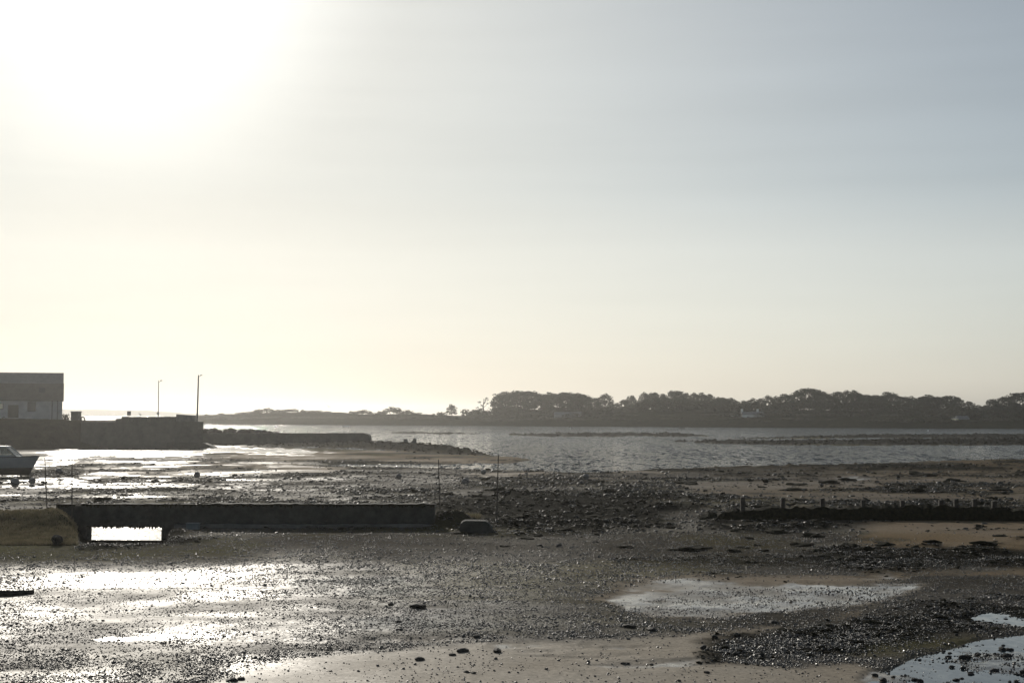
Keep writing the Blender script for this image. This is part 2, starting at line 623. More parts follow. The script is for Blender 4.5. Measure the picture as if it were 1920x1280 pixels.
RIDGE = [(360, 832), (690, 829), (790, 832), (850, 839), (905, 848), (955, 854.5), (890, 855), (800, 850), (690, 843), (500, 838), (380, 836)]
POOLS = {  # foreground pools: outline, depth factor
    'pale': [(1120, 1120), (1180, 1098), (1300, 1088), (1440, 1082), (1660, 1078), (1760, 1088), (1700, 1110), (1600, 1132), (1500, 1150), (1330, 1166), (1200, 1160), (1150, 1145)],
    'blue': [(1640, 1262), (1720, 1228), (1800, 1205), (1840, 1190), (1960, 1178), (2300, 1180), (2300, 1330), (1600, 1330)],
    'edge': [(1790, 1160), (1840, 1140), (1980, 1132), (2200, 1140), (2100, 1170), (1900, 1174)],
    'tan': [(140, 1193), (200, 1184), (340, 1186), (420, 1192), (330, 1202), (180, 1201)],
    'long': [(470, 1196), (560, 1188), (760, 1186), (900, 1193), (860, 1208), (700, 1220), (600, 1222), (500, 1212)],
    'front': [(940, 1212), (1060, 1203), (1240, 1209), (1350, 1218), (1340, 1240), (1200, 1244), (1060, 1236)],
    'strand': [(100, 1078), (180, 1068), (260, 1072), (420, 1090), (620, 1098), (420, 1103), (220, 1094), (60, 1090)],
}
SAND = [
    [(330, 1300), (430, 1262), (560, 1240), (700, 1222), (900, 1212), (1100, 1206), (1330, 1180), (1480, 1150), (1620, 1140), (1640, 1160), (1500, 1180), (1350, 1215), (1340, 1245), (1450, 1252), (1600, 1248), (1640, 1260), (1600, 1400), (330, 1400)],
    [(1630, 985), (1700, 972), (1920, 968), (2600, 965), (2600, 1034), (1900, 1032), (1700, 1024), (1620, 1010)],
    [(1080, 1125), (1150, 1100), (1290, 1086), (1440, 1080), (1640, 1074), (1920, 1070), (1920, 1078), (1660, 1084), (1300, 1100), (1180, 1140)],
    [(600, 870), (380, 866), (200, 868), (100, 880), (250, 905), (420, 880), (620, 882)],
    [(380, 842), (560, 846), (760, 853), (980, 862), (950, 867), (640, 868), (430, 866)],
    [(1170, 884), (1500, 876), (1810, 864), (2600, 860), (2600, 915), (1700, 912), (1500, 890)],
    [(1300, 915), (1500, 905), (2600, 905), (2600, 948), (1900, 946), (1620, 935), (1320, 940)],
    [(900, 884), (1050, 889), (1200, 890), (1180, 897), (1000, 893)],
]
WEED = [  # dark weed beds
    [(840, 948), (900, 932), (1020, 925), (1200, 926), (1300, 938), (1300, 960), (1220, 985), (1060, 992), (930, 990), (880, 965)],
    [(1180, 1046), (1320, 1034), (1500, 1038), (1760, 1034), (2400, 1036), (2400, 1058), (1800, 1062), (1620, 1072), (1350, 1070)],
    [(1300, 1205), (1360, 1180), (1500, 1170), (1620, 1150), (1760, 1130), (2400, 1120), (2400, 1180), (1900, 1182), (1700, 1200), (1560, 1220), (1420, 1238), (1340, 1234)],
    [(1280, 882), (1480, 877), (1800, 874), (2400, 870), (2400, 880), (1800, 882), (1300, 888)],
    [(110, 990), (150, 980), (330, 985), (345, 1020), (160, 1026)],
    [(1350, 980), (1500, 968), (1660, 975), (1560, 990), (1400, 994)],
]
GREEN = [
    [(-600, 975), (60, 960), (150, 975), (130, 1010), (160, 1022), (330, 1022), (500, 1018), (420, 1042), (200, 1046), (60, 1048), (-600, 1052)],
    [(900, 970), (1000, 962), (1180, 968), (1240, 975), (1100, 985), (960, 995)],
    [(1560, 1205), (1680, 1192), (1840, 1186), (1830, 1206), (1700, 1222), (1600, 1222)],
    [(790, 968), (850, 962), (920, 970), (930, 998), (790, 998)],
    [(1230, 938), (1400, 935), (1500, 938), (1420, 942), (1300, 945)],
]
WETFLAT = [  # gleaming wet mud
    [(80, 852), (120, 842), (240, 838), (420, 838), (620, 844), (560, 852), (300, 856), (110, 860)],
    [(-400, 893), (60, 866), (140, 862), (130, 876), (60, 888)],
    [(-100, 904), (60, 896), (190, 893), (170, 905), (60, 915)],
    [(90, 916), (150, 909), (210, 909), (160, 919)],
    [(1250, 935), (1280, 930), (1310, 940), (1275, 944)],
    [(1570, 897), (1600, 893), (1640, 895), (1610, 899)],
]
BASIN = [(20, 1006), (100, 972), (190, 950), (340, 950), (350, 985), (330, 1008)]       # pool behind the low wall


def layout(X, Y):
    """what the flat is made of at each place"""
    zr = ref_level(Y)
    u, v = proj(X, Y, zr)
    n1 = fbm(X / 7.0, Y / 7.0, 6, 3, 0.58)
    n2 = fbm(X / 1.7, Y / 1.7, 5, 21, 0.6)
    n3 = fbm(X / 9.0, Y / 9.0, 5, 33)
    edge = 26.0 * n1 + 14.0 * n2

    def mask(pl, soft=14.0, e=1.0):
        return np.max([sstep(-soft, soft, poly_sd(u, v, p) + e * edge) for p in pl], axis=0)
    L = dict(u=u, v=v, zr=zr, n1=n1, n2=n2, n3=n3)
    L['sand'] = mask(SAND, 34, 2.5)
    L['sand'] = L['sand'] * (1 - 0.45 * sstep(1120, 1260, u) * sstep(868, 878, v) * (1 - sstep(945, 955, v)))
    L['weed'] = mask(WEED, 34, 2.2)
    L['green'] = mask(GREEN, 40, 1.6)
    L['wetflat'] = mask(WETFLAT, 10, 0.9)
    n4 = fbm(X / 5.0, Y / 1.3, 4, 55)
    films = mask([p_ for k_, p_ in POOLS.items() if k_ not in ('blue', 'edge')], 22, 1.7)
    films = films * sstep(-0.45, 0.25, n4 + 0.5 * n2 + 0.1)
    L['films'] = films
    L['pool'] = np.maximum(films, mask([POOLS['blue'], POOLS['edge']], 14, 1.6))
    L['shore'] = v - np.interp(u, SHORE_U, SHORE_V) + 1.2 * n1
    L['channel'] = sstep(-8, 8, poly_sd(u, v, CHANNEL) + 0.25 * edge)
    L['basin'] = sstep(-6, 10, poly_sd(u, v, BASIN) + 0.1 * edge)
    L['bars'] = np.max([h * sstep(-3, 9, poly_sd(u, v, p) + 5 * n2) for p, h in BARS], axis=0)
    L['ridge'] = sstep(-4, 26, poly_sd(u, v, RIDGE) + 6 * n2)
    # streaks of weed and stone over the middle flat
    mid = sstep(858, 866, v) * (1 - sstep(985, 1000, v))
    L['streak'] = mid * sstep(0.05, 0.35, n3 + 0.4 * n2 - 0.22 * sstep(900, 200, u))
    return L


def ground_height(X, Y, L):
    z = L['zr'].copy()
    far = np.clip(Y / 60.0, 0.5, 6.0)
    # fine relief
    z += 0.018 * L['n1'] + 0.010 * L['n2'] * (1 - 0.7 * L['sand'])
    z += 0.10 * np.clip(L['streak'], 0, 1) * (0.5 + 0.5 * L['n2']) + 0.16 * L['weed'] * np.clip(0.35 + L['n2'] * 0.9, 0, 1) * np.clip(far, 0.5, 1.2)
    # shore
    land = np.clip(L['shore'] / 15.0, 0, 1)
    z = np.where(L['shore'] > 0, np.maximum(z, SEA + 0.02 + 0.16 * land + 0.02 * L['n2']), np.minimum(z, SEA - 0.05) + np.clip(L['shore'] / 14.0, -1, 0) * 0.8)
    z -= 0.30 * L['channel'] * (z > SEA - 0.2)
    z = np.maximum(z, SEA - 0.55 + (0.52 + L['bars'] * (0.75 + 0.5 * L['n2'])) * (L['bars'] > 0.02) - 0.5 * (L['bars'] <= 0.02))
    z = np.where(Y > 190, np.maximum(z, SEA - 0.3 + L['ridge'] * (1.12 + 0.25 * L['n2'])), z)
    # foreground pools and the basin behind the low wall
    z -= 0.056 * L['pool'] * (Y < 52) * (1 - 0.75 * np.clip(L['n2'] + 0.5 * L['n1'], -0.5, 1))
    z -= 0.95 * L['basin'] * sstep(62.3, 63.2, Y)
    uc = L['u']
    z -= (0.80 + 0.05 * L['n2']) * sstep(132, 172, uc) * (1 - sstep(296, 326, uc)) * sstep(54.0, 58.0, Y + 0.8 * L['n2']) * (1 - sstep(63.2, 63.8, Y))
    # grassy bank at the left end of the low wall, slump at its right end
    u, v = L['u'], L['v']
    b = np.exp(-(np.clip(np.abs(u - 30) - 76, 0, None) / 30.0) ** 2 - ((Y - 61.5) / 3.0) ** 2)
    z += 0.72 * b + 0.10 * b * L['n2']
    b = np.exp(-(np.clip(np.abs(u - 846) - 12, 0, None) / 30.0) ** 2 - ((Y - 63.3) / 1.1) ** 2)
    z += 0.66 * b
    return z


# tessellation: even in the direction of sight, so that the near flat is fine and the far flat coarse
t_mid = np.linspace(-0.43, 0.43, 1040)
t_out = np.array([0.45, 0.48, 0.52, 0.58, 0.66, 0.76, 0.9, 1.1, 1.4, 1.8, 2.4])
T = np.concatenate([-t_out[::-1], t_mid, t_out])
vrow = np.concatenate([np.array([1500, 1460, 1430, 1405, 1385, 1370, 1355, 1345, 1336, 1330]), np.arange(1326, 803, -1.25), np.array([801.0, 799.0, 797.0])])
Yrow = np.interp(-vrow, -proj(0 * np.linspace(3, 900, 60000), np.linspace(3, 900, 60000), ref_level(np.linspace(3, 900, 60000)))[1][::-1], np.linspace(3, 900, 60000)[::-1]) \
    if False else None
_Y = np.geomspace(4, 900, 40000)
_v = proj(_Y * 0, _Y, ref_level(_Y))[1]
Yrow = np.interp(-vrow, -_v, _Y)
GY, GT = np.meshgrid(Yrow, T, indexing='ij')
GX = GT * GY
L = layout(GX, GY)
GZ = ground_height(GX, GY, L)

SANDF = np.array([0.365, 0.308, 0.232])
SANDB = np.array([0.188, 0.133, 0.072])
MUDC = np.array([0.080, 0.070, 0.054])
WEEDC = np.array([0.013, 0.013, 0.010])
GREENC = np.array([0.100, 0.092, 0.042])


def mixc(a, b, f):
    return a + (b - a) * f[..., None]


tone = np.broadcast_to(MUDC, GX.shape + (3,)) * (1.0 + 0.25 * L['n1'][..., None])
olive = np.clip(L['n3'] * 1.4, 0, 1)[..., None]
tone = tone * (1 + olive * np.array([0.12, 0.08, -0.5]))
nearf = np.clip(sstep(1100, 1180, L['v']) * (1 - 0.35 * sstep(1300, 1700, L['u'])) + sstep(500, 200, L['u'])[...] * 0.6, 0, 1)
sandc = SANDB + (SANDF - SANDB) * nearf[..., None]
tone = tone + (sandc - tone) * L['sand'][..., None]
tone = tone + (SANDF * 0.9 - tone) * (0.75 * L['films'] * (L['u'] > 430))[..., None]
tone = mixc(tone, GREENC, np.clip(L['green'] * (0.75 + 0.5 * L['n2']), 0, 1))
tone = mixc(tone, WEEDC, np.clip(L['weed'] * 0.95, 0, 1))
tone = mixc(tone, WEEDC, np.clip(L['streak'], 0, 1) * 0.9)
tone = mixc(tone, WEEDC, np.clip(np.maximum(L['bars'] * 4, L['ridge'] * 1.5), 0, 1))
tone = np.clip(tone, 0.005, 1)
wet = np.clip(0.36 + 0.08 * L['sand'] + 0.25 * L['n1'] + 0.14 * sstep(1050, 1100, L['v']) * (1 - sstep(300, 1000, L['u'])), 0, 1)
wet = np.where(L['v'] < 880, 0.42 - 0.20 * sstep(150, 560, L['u']) + 0.2 * L['n1'], wet)
SHEEN = [[(-300, 1060), (260, 1058), (620, 1066), (1000, 1080), (1130, 1120), (1080, 1170), (900, 1200), (700, 1226), (480, 1244), (330, 1275), (250, 1400), (-300, 1400)]]
sh_ = np.max([sstep(-120, 160, poly_sd(L['u'], L['v'], p_) + 60 * L['n1']) for p_ in SHEEN], axis=0)
band = 0.55 + 0.6 * fbm(GX / 6.0, GY / 1.6, 4, 91) + 0.3 * L['n2']
wet = wet + sh_ * np.clip((0.14 + 0.42 * sstep(150, 850, L['u'])) * (band + 0.45 * sstep(1190, 1230, L['v'])), -0.03, 0.55) * (1 - 0.85 * L['sand'])
ml = sstep(1000, 300, L['u']) * sstep(856, 870, L['v']) * (1 - sstep(940, 960, L['v']))
wet = wet + ml * 0.42 * sstep(-0.05, 0.5, fbm(GX / 5.0, GY / 5.0, 4, 93) + 0.5 * L['n2'])
wet = wet - 0.2 * sstep(995, 1003, L['v']) * (1 - sstep(1045, 1065, L['v']))
wet = np.clip(wet, 0, 0.93)
wet = np.maximum(wet, np.maximum(L['wetflat'] * 0.98, np.clip(L['pool'] * (0.85 + 0.3 * L['n2']), 0, 0.96)))
wet *= 1 - 0.9 * np.clip(L['ridge'] * 2, 0, 1)
wet = np.clip(wet * (1 - 0.75 * L['green']) * (1 - 0.85 * np.maximum(L['weed'], 0.8 * L['streak'])), 0, 1)
relief = 0.52 - 0.34 * L['sand'] + 0.1 * L['n2']
relief = relief * (1 - 0.85 * np.maximum(L['wetflat'], L['pool'])) + 0.05
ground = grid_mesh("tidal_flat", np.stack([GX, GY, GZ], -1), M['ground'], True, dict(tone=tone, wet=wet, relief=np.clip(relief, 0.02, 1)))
tag(ground, kind="structure")

# ------------------------------------------------------------------ sea and pools
vs_ = np.concatenate([np.arange(905, 781, -0.8), np.array([780.5, 780, 779.4, 778.9])])
Ys = (CAM_Z - SEA) * F / (vs_ - HORIZON)
ts = np.concatenate([[-1.1, -0.9, -0.7, -0.55], np.linspace(-0.45, 0.45, 260), [0.55, 0.7, 0.9, 1.1]])
SY, ST = np.meshgrid(Ys, ts, indexing='ij')
sea = grid_mesh("sea", np.stack([ST * SY, SY, np.full(SY.shape, SEA)], -1), M['sea'])
tag(sea, kind="structure")


def water_sheet(name, outline, z, mat, grow=1.0):
    c = Vector((sum(p[0] for p in outline) / len(outline), sum(p[1] for p in outline) / len(outline)))
    pts = []
    for p in outline:
        q = c + (Vector(p) - c) * grow
        pts.append(gp(q.x, q.y, z))
    mb = MB()
    mb.add(pts, [tuple(range(len(pts)))])
    o = mb.build(name, mat)
    # face up
    if o.data.polygons[0].normal.z < 0:
        o.data.flip_normals()
    return tag(o, kind="structure")


for k, p in POOLS.items():
    if k not in ('blue', 'edge'):
        continue                            # only a film of wet on the mud
    water_sheet("pool_water", p, {'blue': -0.041, 'edge': -0.046}.get(k, -0.060), M['pool'], 1.3 if k != 'blue' else 1.1)
water_sheet("pool_water", [(40, 1009), (120, 985), (200, 968), (330, 968), (345, 1000), (318, 1012)], -0.50, M['ripple'], 1.05)

# ------------------------------------------------------------------ island across the water, headland, reef
WL_U = [330, 380, 900, 1100, 1400, 1700, 1920, 2600]
WL_V = [794.5, 795, 798, 799.5, 801, 802.5, 803.5, 806]
CR_U = [320, 345, 380, 420, 470, 520, 620, 690, 780, 830, 915, 990, 1120, 1250, 1400, 1500, 1700, 1780, 1845, 1920, 2600]
CR_V = [793, 783, 779, 778, 775, 774, 773, 777, 776, 779, 780, 772, 773, 764, 769, 768, 770, 773, 776, 770, 772]


def waterline(u):
    return (CAM_Z - SEA) * F / (np.interp(u, WL_U, WL_V) - HORIZON)


uu = np.linspace(318, 2600, 620)
dd = np.concatenate([[-12, -4, 0, 3, 7], np.linspace(12, 70, 14), np.linspace(85, 260, 8)])
DU, DD = np.meshgrid(dd, uu, indexing='ij')
UU, D = DD, DU
IW = waterline(UU)
IY = IW + D
IX = (UU - 960) / F * IW * (1 + D / IW)
crest_z = CAM_Z + (HORIZON - np.interp(UU, CR_U, CR_V)) / F * (IW + 60)
prof = np.interp(D, [-12, 0, 3, 8, 60, 120, 260], [-0.25, 0.0, 0.10, 0.35, 1.0, 1.0, 0.75])
taper = sstep(318, 350, UU)
IZ = SEA + (crest_z - SEA) * prof * taper + 0.5 * fbm(IX / 9, IY / 9, 4, 5) * (D > 3) * taper - (1 - taper) * 1.0 * (D <= 0)
island = grid_mesh("island", np.stack([IX, IY, IZ], -1), M['bank'])
tag(island, kind="structure")


def hill(name, u0, u1, Y, top, depth, mat, seed):
    n = 160
    us = np.linspace(u0, u1, n)
    ds = np.linspace(0, 1, 9)
    A, B = np.meshgrid(ds, us, indexing='ij')
    yy = Y + A * depth
    xx = (B - 960) / F * yy
    h = (np.interp(B, *top) + 0) * np.sin(np.clip(A * 1.4, 0, 1) * math.pi / 2)
    zz = SEA - 0.4 + h * (1 + 0.18 * fbm(xx / (Y / 60), yy / (Y / 60), 4, seed))
    return tag(grid_mesh(name, np.stack([xx, yy, zz], -1), mat), kind="structure")


hill("headland", -700, 420, 3300, ([-700, -100, 120, 190, 260, 330, 420], [14, 18, 17, 15, 14, 9, 0.2]), 350, M['bank'], 8)
hill("reef", 176, 300, 1050, ([176, 190, 225, 300], [0.2, 1.4, 1.8, 1.6]), 40, M['stone'], 9)

# ------------------------------------------------------------------ foliage
def leaf_cloud(mb, centre, rad, n, size, rng, flat=0.0):
    """n small leaf sprays on and in an ellipsoid clump"""
    for _ in range(n):
        while True:
            d = Vector((rng.uniform(-1, 1), rng.uniform(-1, 1), rng.uniform(-1, 1)))
            if 0.05 < d.length < 1:
                break
        d = d.normalized() * (0.55 + 0.5 * rng.random() ** 0.6)
        p = Vector((centre[0] + d.x * rad[0], centre[1] + d.y * rad[1], centre[2] + d.z * rad[2]))
        a = Vector((rng.gauss(0, 1), rng.gauss(0, 1), rng.gauss(0, 1 - flat))).normalized()
        b = a.cross(Vector((rng.gauss(0, 1), rng.gauss(0, 1), rng.gauss(0, 1)))).normalized()
        s = size * rng.uniform(0.55, 1.25)
        a *= s
        b *= s * rng.uniform(0.5, 0.9)
        mb.add([p - a, p + b * 0.8 - a * 0.2, p + a, p - b], [(0, 1, 2, 3)])


def make_pine(seed, kind):
    """unit-height tree: trunk with limbs, crown of clumps"""
    rng = random.Random(seed)
    tr, cr = MB(), MB()
    bend = rng.uniform(-0.05, 0.05)
    top = 0.72 if kind == 'dome' else 0.9
    sp_ = [Vector((bend * math.sin(t * 2.4), 0.03 * math.sin(t * 3 + seed), t * top)) for t in np.linspace(-0.03, 1, 7)]
    tr.tube(sp_, [0.028 * (1 - 0.75 * i / 6) for i in range(7)], 7)
    cl = []
    if kind == 'dome':
        for i in range(24):
            a = 2 * math.pi * (i * 0.381966 + rng.random() * 0.15)
            q = (i + 0.5) / 24
            r = 0.42 * math.sqrt(q)
            z = 0.90 - 0.40 * q ** 1.4 + rng.uniform(-0.05, 0.05)
            cl.append((Vector((r * math.cos(a), r * math.sin(a), z)), rng.uniform(0.11, 0.16)))
        for i in range(15):
            a = rng.uniform(0, 6.28)
            r = rng.uniform(0.10, 0.40)
            cl.append((Vector((r * math.cos(a), r * math.sin(a), rng.uniform(0.22, 0.55))), rng.uniform(0.09, 0.13)))
    elif kind == 'full':
        for i in range(26):
            a = 2 * math.pi * (i * 0.381966 + rng.random() * 0.15)
            q = (i + 0.5) / 26
            z = 0.93 - 0.72 * q + rng.uniform(-0.04, 0.04)
            r = 0.36 * math.sqrt(max(0.03, math.sin(min(1.0, q * 1.15) * math.pi * 0.62))) * rng.uniform(0.6, 1.0)
            cl.append((Vector((r * math.cos(a), r * math.sin(a), z)), rng.uniform(0.10, 0.16)))
    else:  # thin, wind-torn
        for z, r, s in ((0.93, 0.04, 0.09), (0.86, 0.09, 0.07), (0.74, -0.16, 0.06), (0.66, 0.12, 0.05), (0.42, -0.26, 0.08), (0.36, -0.14, 0.06), (0.55, -0.10, 0.05), (0.97, 0.10, 0.05)):
            cl.append((Vector((r * rng.uniform(0.9, 1.2), rng.uniform(-0.1, 0.1), z)), s))
    for c, s in cl:
        leaf_cloud(cr, c, (s * 1.15, s * 1.15, s * 0.72), 26 if kind == 'thin' else 74, 0.034 if kind != 'thin' else 0.026, rng, 0.3)
        base = sp_[min(6, max(2, int(6 * min(c.z * 0.75, top) / top)))]
        if rng.random() < (1.0 if kind == 'thin' else 0.55):
            midp = base.lerp(c, 0.55) + Vector((0, 0, -0.02))
            tr.tube([base, midp, c], [0.011, 0.008, 0.003], 5)
    return tr, cr


PROTO = {}
for nm, kind, seeds in (('dome', 'dome', (1, 2, 3, 4)), ('full', 'full', (11, 12, 13)), ('thin', 'thin', (21, 22))):
    PROTO[nm] = []
    for s in seeds:
        tr, cr = make_pine(s, kind)
        t_ob = tr.build("trunk", M['bark'], smooth=True)
        c_ob = cr.build("crown", M['leaf'])
        PROTO[nm].append((t_ob.data, c_ob.data))
        bpy.data.objects.remove(t_ob)
        bpy.data.objects.remove(c_ob)


def island_ground(X, Y):
    u = 960 + F * X / Y
    W = float(waterline(u))
    d = Y - W
    cz = CAM_Z + (HORIZON - float(np.interp(u, CR_U, CR_V))) / F * (W + 60)
    pr = float(np.interp(d, [-12, 0, 3, 8, 60, 120, 260], [-0.25, 0.0, 0.10, 0.35, 1.0, 1.0, 0.75]))
    return SEA + (cz - SEA) * pr


def tree(name, px, top, width, back, proto, vi, label, group=None, cat="tree", base_py=None):
    Y = float(waterline(px)) + back
    p = at(px, top, Y)
    zb = island_ground(p.x, Y) - 0.3
    if base_py is not None:
        zb = at(px, base_py, Y).z
    h = p.z - zb
    w = px2m(width, Y)
    td, cd = PROTO[proto][vi % len(PROTO[proto])]
    root = empty(name, (p.x, Y, zb), rnd.uniform(0, 6.28) if proto != 'thin' else 0.0)
    k = w / 0.92 if proto == 'dome' else w / 0.86 if proto == 'full' else w / 0.55
    root.scale = (k * 1.06, k * 1.06, h * (1.09 if proto != 'thin' else 1.0))
    for n_, d_ in (("trunk", td), ("crown", cd)):
        o = bpy.data.objects.new(n_, d_)
        COL.objects.link(o)
        o.parent = root
    return tag(root, label, cat, group)


def make_bush(seed):
    rng = random.Random(seed)
    mb = MB()
    for i in range(11):
        a, r = rng.uniform(0, 6.28), 0.36 * math.sqrt(rng.random())
        z = 0.70 * math.sqrt(max(0, 1 - (r / 0.45) ** 2)) * rng.uniform(0.45, 1.0)
        leaf_cloud(mb, (r * math.cos(a), r * math.sin(a), z), (0.17, 0.17, 0.22), 46, 0.055, rng)
    for i in range(5):
        a = rng.uniform(0, 6.28)
        mb.tube([(0.03 * math.cos(a), 0.03 * math.sin(a), -0.08), (0.22 * math.cos(a), 0.22 * math.sin(a), 0.55)], [0.02, 0.006], 4)
    o = mb.build("bush", M['leaf2'])
    d = o.data
    bpy.data.objects.remove(o)
    return d


BUSH = [make_bush(s) for s in (31, 32, 33, 34)]


def bush_at(name, loc, w, h, vi, label, group=None, cat="bush"):
    o = bpy.data.objects.new(name, BUSH[vi % 4])
    o.location = loc
    o.scale = (w, w, h)
    o.rotation_euler = (0, 0, rnd.uniform(0, 6.28))
    COL.objects.link(o)
    return tag(o, label, cat, group)


def island_bush(px, top, width, back, vi, label, group, drop=1.0):
    Y = float(waterline(px)) + back
    p = at(px, top, Y)
    zb = island_ground(p.x, Y) - 0.4
    zb = min(zb, p.z - 1.2)
    return bush_at("bush", (p.x, Y, zb), px2m(width, Y) * 1.4, (p.z - zb) * 1.42, vi, label, group)


# ---- single trees and groves, left to right
tree("pine_tree", 847, 760, 22, 62, 'full', 0, "lone small bushy tree on the bare part of the island crest")
tree("thin_pine", 908, 745, 26, 60, 'thin', 0, "thin wind-torn pine with one long bare branch, alone left of the grove", base_py=778)
tree("thin_pine", 925, 747, 14, 60, 'thin', 1, "slender bare pine right beside the left end of the pine grove", base_py=778)
G1 = [(938, 741, 34, 62), (952, 738, 40, 66), (975, 735, 44, 70), (997, 736, 42, 58), (1014, 741, 36, 62), (1029, 739, 32, 76), (1044, 740, 40, 56), (1064, 738, 44, 60), (1083, 740, 42, 56), (1097, 743, 36, 66)]
for i, (x, t, w, b) in enumerate(G1):
    tree("pine_tree", x, t, w, b, 'dome', i, "domed pine of the open grove showing sky between trunks", "pines of the open grove")
tree("pine_tree", 1118, 748, 34, 90, 'full', 1, "lower of two pale rounded trees right of the open pine grove")
tree("pine_tree", 1135, 741, 34, 92, 'full', 2, "taller of two pale rounded trees right of the open pine grove")
tree("pine_tree", 1155, 757, 24, 86, 'full', 0, "small round tree in the dip between the open grove and the long wood")
G2 = [(1173, 750), (1184, 742), (1208, 738), (1224, 739), (1242, 740), (1260, 736), (1272, 736), (1286, 739), (1301, 739), (1316, 739), (1331, 741), (1345, 745), (1355, 746), (1371, 748)]
for i, (x, t) in enumerate(G2):
    tree("pine_tree", x, t - 1.5 + 3 * rnd.random(), 26, 135 + 8 * (i % 3), 'full' if i % 3 else 'dome', i, "hazy tree of the back row of the long wood", "hazy back row of the long wood")
G3 = [(1168, 768), (1180, 762), (1198, 753), (1212, 749), (1228, 746), (1247, 743), (1268, 744), (1284, 748), (1300, 752), (1316, 752), (1332, 752), (1347, 752), (1361, 751), (1380, 751), (1396, 752), (1411, 750), (1426, 750), (1441, 745)]
for i, (x, t) in enumerate(G3):
    tree("pine_tree", x, t - 2 + 4 * rnd.random(), 25, 64 + 6 * (i % 3), 'full', i, "dark tree of the front row of the long wood", "dark front row of the long wood")
G4 = [(1456, 746, 30), (1474, 740, 36), (1496, 735, 40), (1517, 730, 50), (1534, 734, 34), (1545, 737, 30), (1557, 741, 28), (1571, 737, 32), (1589, 735, 34), (1602, 736, 32), (1613, 740, 30)]
for i, (x, t, w) in enumerate(G4):
    if x == 1517:
        tree("pine_tree", x, t, w, 70, 'dome', 2, "broad domed pine standing highest on the island skyline")
    else:
        tree("pine_tree", x, t - 1 + 2 * rnd.random(), w * 0.85, 62 + 6 * (i % 3), 'dome' if i % 2 else 'full', i, "tall pine of the dense clump round the highest crown", "pines of the dense tall clump")
for i, (x, t, w) in enumerate([(1624, 742, 32), (1637, 743, 34), (1650, 744, 30)]):
    tree("pine_tree", x, t, w, 80, 'dome', i, "flat-topped pine left of the big round crown", "flat-topped pines")
tree("pine_tree", 1668, 738, 42, 86, 'dome', 1, "hazy pine with a big round crown rising between two lower clumps")
tree("pine_tree", 1693, 745, 34, 84, 'dome', 3, "hazy pine just right of the big round crown, gaps of sky below it")
tree("pine_tree", 1709, 746, 30, 82, 'full', 0, "hazy pine at the notch in the skyline, second right of the big round crown")
for i, (x, t, w) in enumerate([(1726, 747, 28), (1738, 743, 40), (1756, 745, 38), (1776, 744, 40), (1794, 747, 26)]):
    tree("pine_tree", x, t, w, 66 + 4 * (i % 2), 'dome', i, "umbrella-shaped pine of the row with tall sky gaps beneath", "umbrella pines row")
tree("pine_tree", 1817, 754, 30, 60, 'full', 1, "low rounded tree just right of the umbrella pines")
for i, (x, t, w) in enumerate([(1835, 761, 30), (1850, 761, 28)]):
    tree("pine_tree", x, t, w, 62, 'full', i, "low tree in the dip near the right edge of the island", "low trees in the right dip")
tree("pine_tree", 1862, 750, 28, 60, 'dome', 0, "small-crowned pine at the left foot of the right-hand clump")
tree("pine_tree", 1884, 746, 40, 58, 'full', 2, "middle tree of the right-hand clump, stepping up to the frame edge")
tree("pine_tree", 1914, 738, 56, 56, 'dome', 2, "big dark pine at the right edge of the frame")
tree("pine_tree", 1948, 740, 56, 60, 'full', 1, "dark tree just past the right edge of the frame")

# scrub on the bank, left stretch of the skyline
SKY = [(385, 777, 16), (402, 777, 18), (416, 774, 14), (432, 776, 18), (446, 774, 12), (456, 772, 14), (470, 771, 22), (486, 768, 24), (500, 766, 22), (516, 768, 16), (532, 767, 22), (550, 767, 24), (566, 769, 16),
       (580, 769, 18), (596, 769, 22), (612, 771, 16), (630, 776, 18), (648, 777, 18), (668, 770, 20), (683, 769, 22), (696, 772, 14), (708, 773, 14), (720, 770, 18), (734, 764, 24), (750, 767, 20), (764, 768, 18), (782, 773, 18), (800, 777, 18)]
for i, (x, t, w) in enumerate(SKY):
    island_bush(x, t, w, 50 + 6 * (i % 3), i, "scrub bush on the skyline of the island's bare left stretch", "scrub on the left skyline")
island_bush(815, 776, 12, 56, 0, "tiny round bush left of the lone bushy tree", None)
island_bush(828, 772, 18, 56, 1, "small round bush just left of the lone bushy tree", None)
island_bush(880, 767, 28, 56, 2, "large round bush between the lone tree and the thin pine", None)
for i in range(16):
    x = 400 + i * 32 + rnd.uniform(-8, 8)
    island_bush(x, 780 + rnd.uniform(-1, 2), 40, 24 + rnd.uniform(-6, 6), i, "scrub bush low on the left bank above the waterline", "scrub on the left bank slope")
for i in range(74):
    x = 895 + i * 14.2 + rnd.uniform(-6, 6)
    row = i % 3
    island_bush(x, (767, 775, 785)[row] + rnd.uniform(-3, 3), 46, (48, 32, 14)[row] + rnd.uniform(-4, 4), i, "dense scrub bush at the foot of the island's wood", "scrub at the foot of the wood")

UT = ([930, 960, 1100, 1120, 1160, 1200, 1260, 1360, 1440, 1480, 1600, 1660, 1700, 1780, 1810, 1845, 1870, 1940], [770, 764, 765, 762, 764, 756, 752, 757, 757, 752, 752, 757, 759, 761, 764, 768, 761, 757])
for i in range(84):
    x = 934 + i * 12.0 + rnd.uniform(-5, 5)
    island_bush(x, float(np.interp(x, *UT)) + 2 + rnd.uniform(-4, 4), 34, 56 + rnd.uniform(-6, 8), i, "tall undergrowth thicket between the trunks of the island's wood", "undergrowth thickets of the wood")

